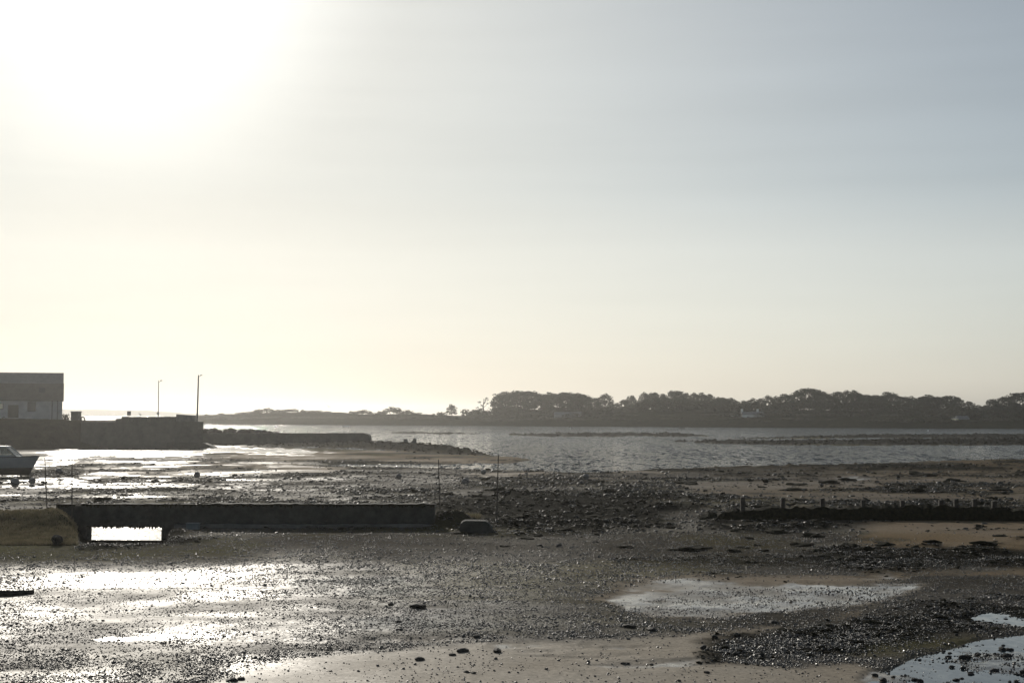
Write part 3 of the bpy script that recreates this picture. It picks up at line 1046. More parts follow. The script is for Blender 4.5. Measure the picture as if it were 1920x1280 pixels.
# ------------------------------------------------------------------ island buildings
def cottage(name, px0, px1, eave, ridge, base, back, label, chimneys=(), wallm=None, windows=()):
    Y = float(waterline((px0 + px1) / 2)) + back
    a, b = at(px0, base, Y), at(px1, base, Y)
    ze, zr_ = at(px0, eave, Y).z, at(px0, ridge, Y).z
    w, d = b.x - a.x, 6.0
    cx = (a.x + b.x) / 2
    root = empty(name, (cx, Y, a.z))
    h, hr = ze - a.z, zr_ - a.z
    MB().box((0, d / 2, h / 2), (w, d, h)).build("wall", wallm or M['whitewash'], root)
    m = MB()
    m.add([(-w / 2 - .2, -.25, h - .05), (w / 2 + .2, -.25, h - .05), (w / 2 + .2, d / 2, hr), (-w / 2 - .2, d / 2, hr), (-w / 2 - .2, d + .25, h - .05), (w / 2 + .2, d + .25, h - .05)],
          [(0, 1, 2, 3), (3, 2, 5, 4), (0, 3, 4), (1, 5, 2)])
    rf = m.build("roof", M['slate'], root)
    for cxx, ht in chimneys:
        MB().box((cxx * w, d / 2, hr + ht / 2 - 0.3), (0.9, 0.6, ht + 0.6), bevel=0.05).build("chimney", M['whitewash'], rf)
    for wx, ww, hh in windows:
        o = MB().box((wx * w, -0.02, h * 0.5), (ww, 0.10, hh)).build("window", M['window'], root)
    return tag(root, label, "house")


cottage("island_house", 1393, 1433, 777, 771.5, 789, 26, "white house with two chimneys in front of the dark wood",
        chimneys=((-0.49, 1.3), (0.25, 1.2)), windows=((-0.25, 0.9, 1.0), (0.05, 0.9, 1.0), (0.3, 0.9, 1.0)))
cottage("island_outbuilding", 1374, 1384, 781, 775, 789, 30, "small white gabled outbuilding left of the white house")
cottage("island_house", 1040, 1090, 777, 772, 789, 28, "long low pale building under the open pine grove", wallm=M['render'], windows=((-0.2, 1.2, 1.0), (0.2, 1.2, 1.0)))
cottage("island_hut", 1792, 1797, 784, 782.5, 796, 22, "tiny cream hut below the umbrella pines", wallm=M['pale_cream'])
cottage("island_house", 1798, 1818, 785, 779, 796, 26, "grey cottage beside the tiny cream hut", wallm=M['render'])
cottage("island_house", 1892, 1903, 780, 776, 791, 40, "white gabled house among the trees near the right frame edge")

# ------------------------------------------------------------------ quay with house (left)
QY = 240.0
X380, X0 = at(380, 800, QY).x, at(-420, 800, QY).x
q = MB()
# quay body: slightly battered, uneven face
xs = np.linspace(at(150, 800, QY).x, X380, 60)
zs = np.linspace(-1.6, 3.62, 12)
rings = []
A, B = np.meshgrid(zs, xs, indexing='ij')
yy = QY + (A + 1.6) * 0.12 + 0.10 * fbm(B / 1.3, A / 0.7, 3, 50)
P = np.stack([B, yy, A], -1)
fr, fc, _ = P.shape
pts = [tuple(p) for p in P.reshape(-1, 3)]
q.add(pts, [(i * fc + j, i * fc + j + 1, (i + 1) * fc + j + 1, (i + 1) * fc + j) for i in range(fr - 1) for j in range(fc - 1)])
x1 = X380
q.add([(x1, QY, -1.6), (x1 * 1.15, QY + 34, -1.6), (x1 * 1.15, QY + 34, 3.62), (x1, QY + .63, 3.62)], [(0, 1, 2, 3)])
q.add([(xs[0], QY + .63, 3.62), (x1, QY + .63, 3.62), (x1 * 1.15, QY + 34, 3.62), (xs[0] * 1.15, QY + 34, 3.62)], [(0, 1, 2, 3)])
quay = empty("stone_quay", (0, 0, 0))
q.build("quay_wall", M['quay'], quay)
# parapet in stones with small gaps
xa, xb = at(228, 781, QY + 1).x, at(331, 781, QY + 1).x
x = xa
ztop = at(240, 781, QY + 1).z
while x < xb - 0.05:
    w = min(rnd.uniform(0.9, 1.5), xb - x)
    MB().box((x + w / 2, QY + 1.1, (3.6 + ztop) / 2 + rnd.uniform(-0.04, 0.05)), (w - rnd.choice((0.02, 0.03, 0.16)), 0.7, ztop - 3.58), bevel=0.06).build("parapet_stone", M['quay'], quay)
    x += w
xc, xd = at(331, 776, QY + 1).x, at(366, 776, QY + 1).x
m = MB()
zt = at(331, 776, QY + 1).z
zu = at(366, 778.5, QY + 1).z
m.prism([(xc, 3.55), (xd, 3.55), (xd, zu), (xc, zt)], QY + 0.8, QY + 1.7)
m.build("raised_parapet", M['concrete'], quay)
# lower kerb left of the parapet
MB().box(((at(214, 790, QY).x + xa) / 2, QY + 1.1, 3.85), (xa - at(214, 790, QY).x - 0.02, 0.7, 0.6), bevel=0.05).build("kerb_stone", M['quay'], quay)
# rounded, weedy toe of the quay at its right end
m = MB()
toe = []
for i in range(13):
    xx = X380 - 6 + i * 0.7
    hh = max(0.05, 1.3 - 1.2 * max(0, (i - 7) / 5) ** 2)
    toe.append([(xx, QY - 1.6 + .15 * math.sin(i * 2.1), -1.5), (xx, QY - 0.9, -1.2 + 0.5 * hh), (xx, QY + 0.1, -1.2 + hh), (xx, QY + 3, -1.2 + hh), (xx, QY + 3, -1.5)])
m.loft(toe)
m.build("quay_toe", M['stone'], quay)
tag(quay, "dark stone quay wall with notched parapet and raised right end", "quay")

# scrubby embankment below the house
us = np.linspace(-500, 190, 220)
ds = np.linspace(0, 1, 40)
A, B = np.meshgrid(ds, us, indexing='ij')
YE = QY - 9 + A * 22 + 7 * sstep(60, 190, B)
XE = (B - 960) / F * (QY)
ztop_e = np.interp(B, [-500, 0, 60, 110, 160, 190], [4.4, 4.1, 3.9, 3.75, 3.62, 3.5])
zb_ = np.interp(A, [0, 0.12, 0.30, 0.48, 0.6, 1], [-1.2, -0.3, 1.6, 3.2, 3.9, 4.0]) / 4.0
ZE = np.where(zb_ > 0, zb_ * ztop_e, zb_ * 4) + 0.28 * fbm(XE / 2.2, YE / 2.2 + 20 * A, 4, 61) * sstep(0.05, 0.3, A) * (1 - 0.6 * sstep(0.55, 0.7, A))
emb = grid_mesh("embankment", np.stack([XE, YE, ZE], -1), M['bank'])
tag(emb, kind="structure")
# quay yard behind
MB().box((at(-160, 790, QY + 20).x, QY + 32, 1.0), (80, 42, 5.2)).build("yard", M['bank']).__setitem__("kind", "structure")

# the house
HY = 262.0
hx1 = at(117, 760, HY).x
hx0 = at(-330, 760, HY).x
zb = 3.4
ze = at(100, 749, HY).z
zk = at(100, 718.5, HY + 2.6).z
zr2 = at(100, 699, HY + 5.4).z
hw = hx1 - hx0
HA = math.atan2(-hx1, HY)
house = empty("long_house", (hx1 - hw / 2 * math.cos(HA), HY - hw / 2 * math.sin(HA), zb), HA)
HD = 10.8
m = MB()
m.prism([(-hw / 2, 0), (hw / 2, 0), (hw / 2, ze - zb), (-hw / 2, ze - zb)], 0, HD)
m.build("wall", M['render'], house)
# gable end under the roof
gab = MB()
g = [(0.02, ze - zb - .1), (2.6, zk - zb - .15), (5.4, zr2 - zb - .2), (HD - 2.6, zk - zb - .15), (HD - .02, ze - zb - .1)]
for sx in (-1, 1):
    gab.add([(sx * (hw / 2 - 0.02), y, z) for y, z in g], [tuple(range(5))])
gab.build("gable", M['render'], house)


def slope(y0, z0, y1, z1, mat, name, over):
    mm = MB()
    th = 0.14
    a = [(-hw / 2 - over, y0, z0), (hw / 2 + over, y0, z0), (hw / 2 + over, y1, z1), (-hw / 2 - over, y1, z1)]
    mm.add(a + [(x_, y_, z_ - th) for x_, y_, z_ in a], [(0, 1, 2, 3), (7, 6, 5, 4), (0, 4, 5, 1), (1, 5, 6, 2), (2, 6, 7, 3), (3, 7, 4, 0)])
    return mm.build(name, mat, house)


rl = slope(-0.35, ze - zb - 0.1, 2.6, zk - zb, M['brown_slate'], "lower_roof", 0.22)
slope(2.58, zk - zb + 0.012, 5.4, zr2 - zb, M['slate'], "upper_roof", 0.16)
slope(HD - 2.58, zk - zb + 0.012, 5.42, zr2 - zb + 0.004, M['slate'], "rear_upper_roof", 0.16)
slope(HD + 0.35, ze - zb - 0.1, HD - 2.6, zk - zb, M['brown_slate'], "rear_lower_roof", 0.22)


def lx(px):
    return (at(px, 760, HY).x - hx1) * 1.02 / math.cos(HA) + hw / 2


def lz(py):
    return at(100, py, HY).z - zb


sk = MB()
yk, zk0 = 0.95, ze - zb - 0.1 + (zk - ze + 0.1) * (0.95 + 0.35) / 2.95
yk2, zk1 = 1.75, ze - zb - 0.1 + (zk - ze + 0.1) * (1.75 + 0.35) / 2.95
sk.add([(lx(77), yk, zk0 + .06), (lx(88), yk, zk0 + .06), (lx(88), yk2, zk1 + .06), (lx(77), yk2, zk1 + .06),
        (lx(77), yk, zk0 - .2), (lx(88), yk, zk0 - .2), (lx(88), yk2, zk1 - .2), (lx(77), yk2, zk1 - .2)],
       [(0, 1, 2, 3), (0, 4, 5, 1), (1, 5, 6, 2), (2, 6, 7, 3), (3, 7, 4, 0)])
sk.build("skylight", M['window'], rl)
for (a_, b_, t_, bt, mt, nm) in ((9, 12, 757, 764, 'pale_cream', 'window'), (14, 19, 757, 766, 'pale_cream', 'window'), (60, 72, 754, 770, 'window', 'window'), (28, 44, 760, 782, 'brown_slate', 'door')):  # left pair of panes: window reflection put into the pane colour
    fr_ = MB().box(((lx(a_) + lx(b_)) / 2, -0.03, (lz(t_) + lz(bt)) / 2), (lx(b_) - lx(a_) + .16, 0.10, lz(t_) - lz(bt) + .16)).build(nm, M['wood'], house)
    MB().box(((lx(a_) + lx(b_)) / 2, -0.09, (lz(t_) + lz(bt)) / 2), (lx(b_) - lx(a_), 0.05, lz(t_) - lz(bt))).build("pane" if nm == 'window' else "door_leaf", M[mt], fr_)
for p_ in (100, 109):
    MB().tube([(lx(p_), -0.12, 0.1), (lx(p_), -0.12, ze - zb - 0.15)], 0.10, 7).build("downpipe", M['metal'], house)
tag(house, "long pale house with a tall slate roof at the left edge", "house")

# hedge, hut, tyre, odds and ends round the house
for i, (x_, t_, w_) in enumerate([(4, 778, 20), (16, 780, 18), (30, 781, 20), (45, 782, 20), (58, 784, 16), (70, 787, 14)]):
    pt = at(x_, t_, QY + 6)
    bush_at("bush", (pt.x, pt.y, 2.6), px2m(w_, QY) * 1.25, pt.z - 2.6, i, "yellowish hedge bush on the bank in front of the long house", "hedge bushes before the long house")
pt = at(123, 767, 262)
bush_at("bush", (pt.x, pt.y, 3.2), px2m(17, 262) * 1.2, pt.z - 3.2, 1, "dark bush tucked between the long house and the square hut")
hut = empty("stone_hut", (at(139.5, 780, 261).x, 261, 3.3))
hh = at(139, 770.5, 261).z - 3.3
MB().box((0, 1.0, hh / 2 - .1), (1.32, 2.0, hh - .2)).build("wall", M['quay'], hut)
MB().box((0, 1.0, hh - .1), (1.5, 2.2, 0.2), bevel=0.04).build("roof_slab", M['concrete'], hut)
MB().box((0.82, 1.0, 0.55), (0.3, 1.0, 1.1), bevel=0.05).build("step_block", M['concrete'], hut)
tag(hut, "small flat-topped stone hut between the long house and the tyre", "hut")
ty = MB()
R_, r_ = 0.36, 0.115
rings = []
for i in range(28):
    a = 2 * math.pi * i / 28
    rings.append([(math.cos(a) * (R_ + r_ * math.cos(b)), 0.13 * math.sin(b) * 1.2, math.sin(a) * (R_ + r_ * math.cos(b))) for b in np.linspace(0, 2 * math.pi, 10, endpoint=False)])
rings.append(rings[0])
ty.loft(rings, cap=False)
tc_ = at(155, 785, 246)
tyre = ty.build("tyre", M['rubber'], smooth=True, loc=(tc_.x, tc_.y, 4.02))
tag(tyre, "black tyre standing upright on the quay edge beside the stone hut", "tyre")
pl_ = at(120, 788, 250)
plank = MB().box((0, 0, 0), (1.1, 0.3, 0.16), 0.1, 0.02).build("timber_baulk", M['pale_cream'], loc=(pl_.x, pl_.y, 3.72))
tag(plank, "pale timber baulk lying on the bank below the stone hut", "timber")

# sign on the parapet
sg = at(242, 774.5, QY + 3)
sign = empty("sign", (sg.x, sg.y, 3.62))
MB().tube([(0, 0, 0), (0, 0, sg.z - 3.62 - 0.2)], 0.035, 8).build("post", M['metal'], sign)
MB().box((0, -0.05, sg.z - 3.62), (0.66, 0.04, 0.70)).build("board", M['metal'], sign)
tag(sign, "square grey sign board on a post above the quay parapet", "sign")


def lamp_post(px, top, base, Y, label, bracket=None, th=0.10):
    a, b = at(px, top, Y), at(px, base, Y)
    root = empty("lamp_post", (b.x, Y, b.z))
    h = a.z - b.z
    lean = px2m(2.2, Y) if th > 0.12 else 0.0
    MB().tube([(0, 0, -0.6), (lean * .5, 0, h * .5), (lean, 0, h)], [th * 1.25, th, th * 0.75], 10).build("pole", M['metal'], root, True)
    am = MB()
    am.tube([(lean, 0, h - 0.30), (lean + .18, 0, h - 0.25), (lean + .36, 0, h - .10)], 0.035, 7)
    arm = am.build("arm", M['metal'], root)
    MB().box((lean + .46, 0, h - .02), (0.34, 0.2, 0.14), 0.0, 0.03).build("lamp_head", M['metal'], arm)
    if bracket:
        MB().box((0, -0.18, bracket), (0.40, 0.22, 0.34), bevel=0.05).build("switch_box", M['metal'], root)
    else:
        MB().box((lean - .05, -0.12, h - 0.75), (0.18, 0.18, 0.12)).build("clamp", M['metal'], root)
    return tag(root, label, "lamp post")


lamp_post(296.5, 713, 783, QY + 4, "thin lamp post behind the parapet with a small box at its foot", bracket=0.75, th=0.075)
lamp_post(369, 703, 802, QY + 2, "tallest lamp post, thick and slightly leaning, at the quay's right end", th=0.14)

# ------------------------------------------------------------------ jetty, rocks behind it, blocks on the slip
JY = 272.0
jx0, jx1 = at(372, 820, JY).x, at(692, 820, JY).x
jetty = empty("stone_jetty", ((jx0 + jx1) / 2, JY, -1.2))
jw = jx1 - jx0
jt = at(600, 812.5, JY).z + 1.2
nx, nz = 90, 8
A, B = np.meshgrid(np.linspace(0, 1, nz), np.linspace(-jw / 2, jw / 2 - 0.5, nx), indexing='ij')
m = MB()
P = np.stack([B, 0.5 * A + 0.07 * fbm(B / 0.9, A * 3, 3, 70), A * (jt - .05)], -1)
m.add([tuple(p) for p in P.reshape(-1, 3)], [(i * nx + j, i * nx + j + 1, (i + 1) * nx + j + 1, (i + 1) * nx + j) for i in range(nz - 1) for j in range(nx - 1)])
prof_ = [(0, 0), (0.25, 0), (0.22, jt * .55), (0.10, jt * .82), (-0.25, jt * .95), (-0.9, jt - .03), (-0.9, 0)]
m.prism([(jw / 2 - .05 + x_, z_) for x_, z_ in prof_], 0.02, 3.4)
m.add([(-jw / 2, 0.5, jt - .05), (jw / 2 - .6, 0.5, jt - .05), (jw / 2 - .6, 3.4, jt - .05), (-jw / 2, 3.4, jt - .05)], [(0, 1, 2, 3)])
m.build("jetty_wall", M['quay'], jetty)
x_ = -jw / 2
while x_ < jw / 2 - 1.2:
    w_ = min(rnd.uniform(1.6, 2.6), jw / 2 - 0.9 - x_)
    MB().box((x_ + w_ / 2, 0.95, jt + .02 + rnd.uniform(-.015, .015)), (w_ - .03, 1.0, 0.16), bevel=0.04).build("coping_stone", M['quay'], jetty)
    x_ += w_
MB().prism([(-jw / 2, 0.1), (jw / 2 + .2, 0.05), (jw / 2, .42), (-jw / 2, .5)], -0.9, 0.05).build("footing", M['stone'], jetty)
for k, pxx in enumerate((530, 552.5, 574.5, 597, 621, 643, 664)):
    lxp = at(pxx, 812, JY).x - (jx0 + jx1) / 2
    hgt = (0.55, 0.62, 0.55, 0.5, 0.3, 0.5, 0.55)[k]
    MB().tube([(lxp, 1.6, jt - .1), (lxp, 1.6, jt + hgt)], 0.07, 7).build("stanchion", M['metal'], jetty)
tag(jetty, "low stone jetty with rounded end and short stanchions beyond the flat", "jetty")


def make_rock(seed, sub=2, squash=0.62, rough=0.35):
    import bmesh
    bm = bmesh.new()
    bmesh.ops.create_icosphere(bm, subdivisions=sub, radius=0.5)
    rng = random.Random(seed)
    ph = [Vector((rng.gauss(0, 1), rng.gauss(0, 1), rng.gauss(0, 1))) for _ in range(7)]
    for v in bm.verts:
        d = v.co.normalized()
        k = 1.0
        for i, p_ in enumerate(ph):
            k += rough / (1.2 + i * .4) * math.sin(d.dot(p_) * (1.6 + i * 0.6) + i) * 0.5
        # a few flattened facets
        for p_ in ph[:4]:
            t = d.dot(p_.normalized())
            if t > 0.72:
                k *= 1 - 0.35 * (t - 0.72) / 0.28
        v.co = Vector((d.x * k * .5, d.y * k * .5, d.z * k * .5 * squash))
    me = bpy.data.meshes.new("rock")
    bm.to_mesh(me)
    bm.free()
    return me


ROCK = [make_rock(s) for s in range(6)]
LUMP = [make_rock(40 + s, 3, 0.5, 0.8) for s in range(4)]
for me in ROCK:
    me.materials.append(M['stone'])
for me in LUMP:
    me.materials.append(M['weed'])


def rock(name, loc, size, vi, label, group=None, data=None, sq=1.0, cat="rock"):
    o = bpy.data.objects.new(name, (data or ROCK)[vi % len(data or ROCK)])
    o.location = loc
    o.scale = (size * rnd.uniform(.9, 1.1), size * rnd.uniform(.75, 1.1), size * sq)
    o.rotation_euler = (0, 0, rnd.uniform(0, 6.28))
    COL.objects.link(o)
    return tag(o, label, cat, group)


for i, (x_, t_, w_) in enumerate([(374, 803, 12), (388, 804, 14), (399, 803, 16), (412, 806, 12), (424, 805, 14), (435, 803, 16), (448, 806, 14), (458, 805, 14), (470, 804, 16), (483, 805.5, 14), (494, 806, 12), (505, 808, 12), (516, 809.5, 12), (525, 811, 10)]):
    pt = at(x_, t_, JY + 6)
    s_ = px2m(w_, JY + 6) * 1.5
    rock("boulder", (pt.x, JY + 6, pt.z - s_ * 0.32), s_, i, "dark boulder of the rubble heaped behind the jetty", "boulders heaped behind the jetty", sq=1.2, cat="boulder")
for i, (a_, b_, t_) in enumerate(((756.5, 767, 822.5), (770, 780.5, 821.5))):
    Yb = 252.0
    A_, B_ = at(a_, t_, Yb), at(b_, t_, Yb)
    w_ = B_.x - A_.x
    hgt = A_.z + 0.9
    o = MB()
    if i == 0:
        o.prism([(-w_ / 2, 0), (w_ / 2 - .02, 0), (w_ / 2 - .02, hgt * .5), (w_ * .18, hgt * .78), (w_ * .15, hgt), (-w_ / 2, hgt)], 0, 1.0)
    else:
        o.prism([(-w_ / 2, 0), (w_ / 2, 0), (w_ / 2, hgt * .85), (w_ * .3, hgt), (-w_ * .05, hgt), (-w_ * .1, hgt * .8), (-w_ / 2, hgt * .5)], 0, 1.0)
    ob = o.build("mooring_block", M['concrete'], loc=((A_.x + B_.x) / 2, Yb, -0.9))
    tag(ob, ("left" if i == 0 else "right") + " one of two concrete blocks standing on the slip past the jetty end", "block")
pt = at(768.5, 822, 251)
tag(MB().tube([(0, 0, 0), (0, 0, pt.z + .9)], 0.05, 7).build("slip_post", M['metal'], loc=(pt.x, 251, -0.9)), "thin post between the two concrete blocks on the slip", "post")

# ------------------------------------------------------------------ low wall with a water gap
WY = 62.4
wx = lambda p: at(p, 970, WY).x
wz = lambda p: at(500, p, WY).z
wall = empty("low_wall", (0, WY, 0))


def wall_piece(name, x0, x1, z0, z1, y0, y1, mat, seed, parent=wall, topn=0.025):
    """masonry block with an uneven face and crest"""
    nx_, nz_ = max(4, int((x1 - x0) / 0.12)), max(3, int((z1 - z0) / 0.10))
    A, B = np.meshgrid(np.linspace(0, 1, nz_), np.linspace(x0, x1, nx_), indexing='ij')
    crest = z1 + topn * fbm(B / 0.5, B * 0 + seed, 3, seed)
    zz = z0 + (crest - z0) * A
    yy = y0 + 0.035 * fbm(B / 0.35, zz / 0.22, 3, seed + 1)
    m_ = MB()
    P_ = np.stack([B, yy, zz], -1).reshape(-1, 3)
    m_.add([tuple(p) for p in P_], [(i * nx_ + j, i * nx_ + j + 1, (i + 1) * nx_ + j + 1, (i + 1) * nx_ + j) for i in range(nz_ - 1) for j in range(nx_ - 1)])
    # crest, back and ends
    tp = P_[-nx_:]
    bt = P_[:nx_]
    back_t = [(p[0], y1, p[2]) for p in tp]
    back_b = [(p[0], y1, z0) for p in tp]
    m_.add([tuple(p) for p in tp] + back_t + back_b + [tuple(p) for p in bt], [(j, j + 1, nx_ + j + 1, nx_ + j) for j in range(nx_ - 1)] +
           [(nx_ + j, nx_ + j + 1, 2 * nx_ + j + 1, 2 * nx_ + j) for j in range(nx_ - 1)] + [(2 * nx_ + j, 2 * nx_ + j + 1, 3 * nx_ + j + 1, 3 * nx_ + j) for j in range(nx_ - 1)])
    lft = [tuple(P_[i * nx_]) for i in range(nz_)]
    rgt = [tuple(P_[i * nx_ + nx_ - 1]) for i in range(nz_)]
    m_.add(lft + [(x0, y1, lft[-1][2]), (x0, y1, z0)], [tuple(range(nz_ + 2))])
    m_.add(rgt + [(x1, y1, rgt[-1][2]), (x1, y1, z0)], [tuple(reversed(range(nz_ + 2)))])
    o = m_.build(name, mat, parent)
    o.location = (0, -WY, 0) if parent is not None else (0, 0, 0)
    return o


gz = wz(987)
wall_piece("pier", wx(112), wx(163), -1.0, gz + .002, WY + .01, WY + 0.75, M['wallstone'], 81)
wall_piece("lintel", wx(105), wx(304), gz + .004, wz(945.5), WY, WY + 0.75, M['wallstone'], 82, topn=0.05)
wall_piece("wall_length", wx(304) + .004, wx(815), -1.0, wz(945), WY, WY + 0.75, M['wallstone'], 83, topn=0.05)
wall_piece("kerb", wx(330), wx(870), -0.3, 0.13, WY - 0.35, WY - .01, M['concrete'], 84, topn=0.02)
wall_piece("sill", wx(150), wx(306), -1.2, -0.60, WY - 0.2, WY + 0.6, M['weed'], 85, topn=0.06)


def fringe(x0, x1, z, y, seed, drop):
    rg = random.Random(seed)
    mm = MB()
    x_ = x0
    while x_ < x1:
        w_ = rg.uniform(0.04, 0.13)
        d_ = drop * rg.random() ** 1.7
        yy_ = y + rg.uniform(-0.03, 0.03)
        mm.add([(x_ - .02, yy_, z + .05), (x_ + w_ + .02, yy_ + .02, z + .05), (x_ + w_ * rg.uniform(.6, 1), yy_ - .02, z - d_ * .7), (x_ + w_ * rg.uniform(.1, .5), yy_ - .03, z - d_),
                (x_, yy_ + .06, z + .05)], [(0, 1, 2, 3), (0, 3, 2, 4)])
        x_ += w_ * 0.8
    o_ = mm.build("hanging_weed", M['weed'], wall)
    o_.location = (0, -WY, 0)


fringe(wx(160), wx(306), gz, WY - .03, 7, 0.13)
fringe(wx(160), wx(306), gz + .01, WY + .5, 8, 0.16)
fringe(wx(106), wx(812), wz(945) - .04, WY - .05, 9, 0.14)
for k_, (x_, w_) in enumerate(((wx(161.5), .16), (wx(306), .14))):
    rr = []
    for i_ in range(9):
        z_ = -0.95 + (gz + 1.0) * i_ / 8
        b_ = w_ * (1.15 - 0.6 * i_ / 8) + .03 * math.sin(i_ * 2.3 + k_)
        rr.append([(x_ - b_ * .5, WY - .10, z_), (x_ + b_ * .6, WY - .08, z_), (x_ + b_ * .6, WY + .3, z_), (x_ - b_ * .5, WY + .3, z_)])
    o_ = MB().loft(rr).build("jamb_stone", M['wallstone'], wall)
    o_.location = (0, -WY, 0)
tag(wall, "long low dark sea wall with a bright water gap at its left end", "sea wall")

bx0, bx1 = at(862, 985, 59.4).x, at(926, 985, 59.4).x
bw = bx1 - bx0
bt_ = at(880, 975.5, 59.4).z
blk = MB()
pr_ = [(0, 0.0), (0.0, (bt_ - .1) * .62), (.05, bt_ * .82), (.14, bt_ * .96), (.26, bt_), (bw * .74, bt_ - .01), (bw * .83, bt_ * .88), (bw * .90, bt_ * .6), (bw, 0.0)]
rings = []
for y_, k in ((0, 0.94), (0.08, 1.0), (0.9, 1.0), (1.0, 0.95)):
    rings.append([(x_, y_, z_ * k) for x_, z_ in pr_])
blk.loft(rings)
tag(blk.build("concrete_block", M['wallstone'], loc=(bx0, 59.2, 0.0)), "dark rounded concrete block with a pale rim at the right end of the low wall", "block")
cr_ = at(362, 986, 61.2)
crate = empty("fish_box", (cr_.x, 61.2, 0.0))
MB().box((0, 0, 0.13), (0.54, 0.34, 0.24), bevel=0.02).build("box_body", M['crate'], crate)
MB().box((0, 0, 0.262), (0.58, 0.38, 0.03)).build("rim", M['crate'], crate)
tag(crate, "pale blue-grey fish box at the foot of the low wall", "box")
for i, (u_, v_, s_, lab) in enumerate(((166, 1004, 0.42, "weedy stone in the left corner of the bright water gap"), (176, 1010, 0.28, "small weedy stone just right of the one in the water gap's corner"),
                                        (296, 1010, 0.36, "weedy stone in the right corner of the bright water gap"), (238, 1013, 0.30, "low weedy stone on the middle of the water gap's sill"))):
    p0 = at(u_, v_, WY - 0.3)
    rock("weedy_stone", (p0.x, p0.y, -0.66), s_, i, lab, data=LUMP, sq=1.2)
db = gp(107, 1019, 0.05)
rock("dark_block", (db.x, db.y, 0.22), 0.52, 3, "squarish dark stone in the grass below the low wall's left end", sq=1.2)

# ------------------------------------------------------------------ weedy groyne with posts (right)
GYY = 68.0
groyne = empty("groyne", (at(1310, 965, GYY).x, GYY, -0.2))
gx0 = at(1310, 965, GYY).x
gx1 = at(2150, 965, GYY).x
n_ = 260
m = MB()
rings = []
for i in range(n_):
    f_ = i / (n_ - 1)
    xx = gx0 + (gx1 - gx0) * f_
    u_ = 960 + F * xx / GYY
    topz = at(u_, float(np.interp(u_, [1310, 1370, 1440, 1600, 1620, 1800, 1880, 2150], [966, 957, 950, 949, 946, 946, 950, 952])), GYY).z
    nn = [float(fbm(np.array([xx / 0.35]), np.array([k * 3.7]), 3, 90 + k)[0]) for k in range(5)]
    yo = 0.8 * (u_ - 1310) / 600
    rings.append([(xx - gx0, -0.55 + .12 * nn[0] - yo, -0.2), (xx - gx0, -0.42 + .10 * nn[1] - yo, (topz + .2) * .45), (xx - gx0, -0.25 + .08 * nn[2] - yo, topz + .2 + .12 * nn[3] - .05),
                  (xx - gx0, 0.2 - yo, topz + .2 + .12 * nn[4]), (xx - gx0, 0.6 - yo, -0.2)])
m.loft(rings)
m.build("weedy_wall", M['weed'], groyne)
for k, (u_, t_) in enumerate([(1392, 931), (1468, 932), (1541.5, 933), (1618, 936), (1692, 937), (1764, 936), (1792, 934), (1827, 934.5), (1863.5, 938), (1962, 938), (2035, 939)]):
    yo = 0.8 * (u_ - 1310) / 600
    pt = at(u_, t_, GYY - yo)
    ln = rnd.uniform(-.05, .05)
    pm = MB()
    w0 = px2m(8, GYY) / 2
    z0_, z1_ = 0.0, pt.z + .2
    pm.loft([[(pt.x - gx0 - w0 - ln, -yo - w0, z0_), (pt.x - gx0 + w0 - ln, -yo - w0, z0_), (pt.x - gx0 + w0 - ln, -yo + w0, z0_), (pt.x - gx0 - w0 - ln, -yo + w0, z0_)],
             [(pt.x - gx0 - w0 * .95, -yo - w0, z1_ - .03), (pt.x - gx0 + w0 * .95, -yo - w0, z1_), (pt.x - gx0 + w0 * .95, -yo + w0, z1_), (pt.x - gx0 - w0 * .95, -yo + w0, z1_ - .04)]])
    pm.build("timber_post", M['wood'], groyne)
tag(groyne, "dark seaweed-covered groyne with a row of timber posts", "groyne")

# ------------------------------------------------------------------ stakes, buoys
def zground(X, Y):
    X, Y = np.array([X]), np.array([Y])
    return float(ground_height(X, Y, layout(X, Y))[0])


for (xt, yt, xb_, yb_, Y_, lab) in ((84, 858, 91, 965, 66.0, "leaning thin stake at the far left, just past the boat's bow"), (135, 859, 135, 1000, 61.6, "upright thin stake before the left end of the low wall"),
                                    (822, 861, 826, 962, 64.5, "thin stake behind the right end of the low wall"), (934.5, 852, 931, 975, 63.5, "tallest thin stake, standing right of the low wall")):
    a, b = at(xt, yt, Y_), at(xb_, yb_, Y_)
    zb0 = min(b.z, zground(b.x, Y_)) - 0.15
    b = Vector((b.x, Y_, zb0))
    tag(MB().tube([(0, 0, 0), (a - b) * .5, a - b], [0.027, 0.024, 0.019], 7).build("stake", M['wood'], loc=b), lab, "stake")

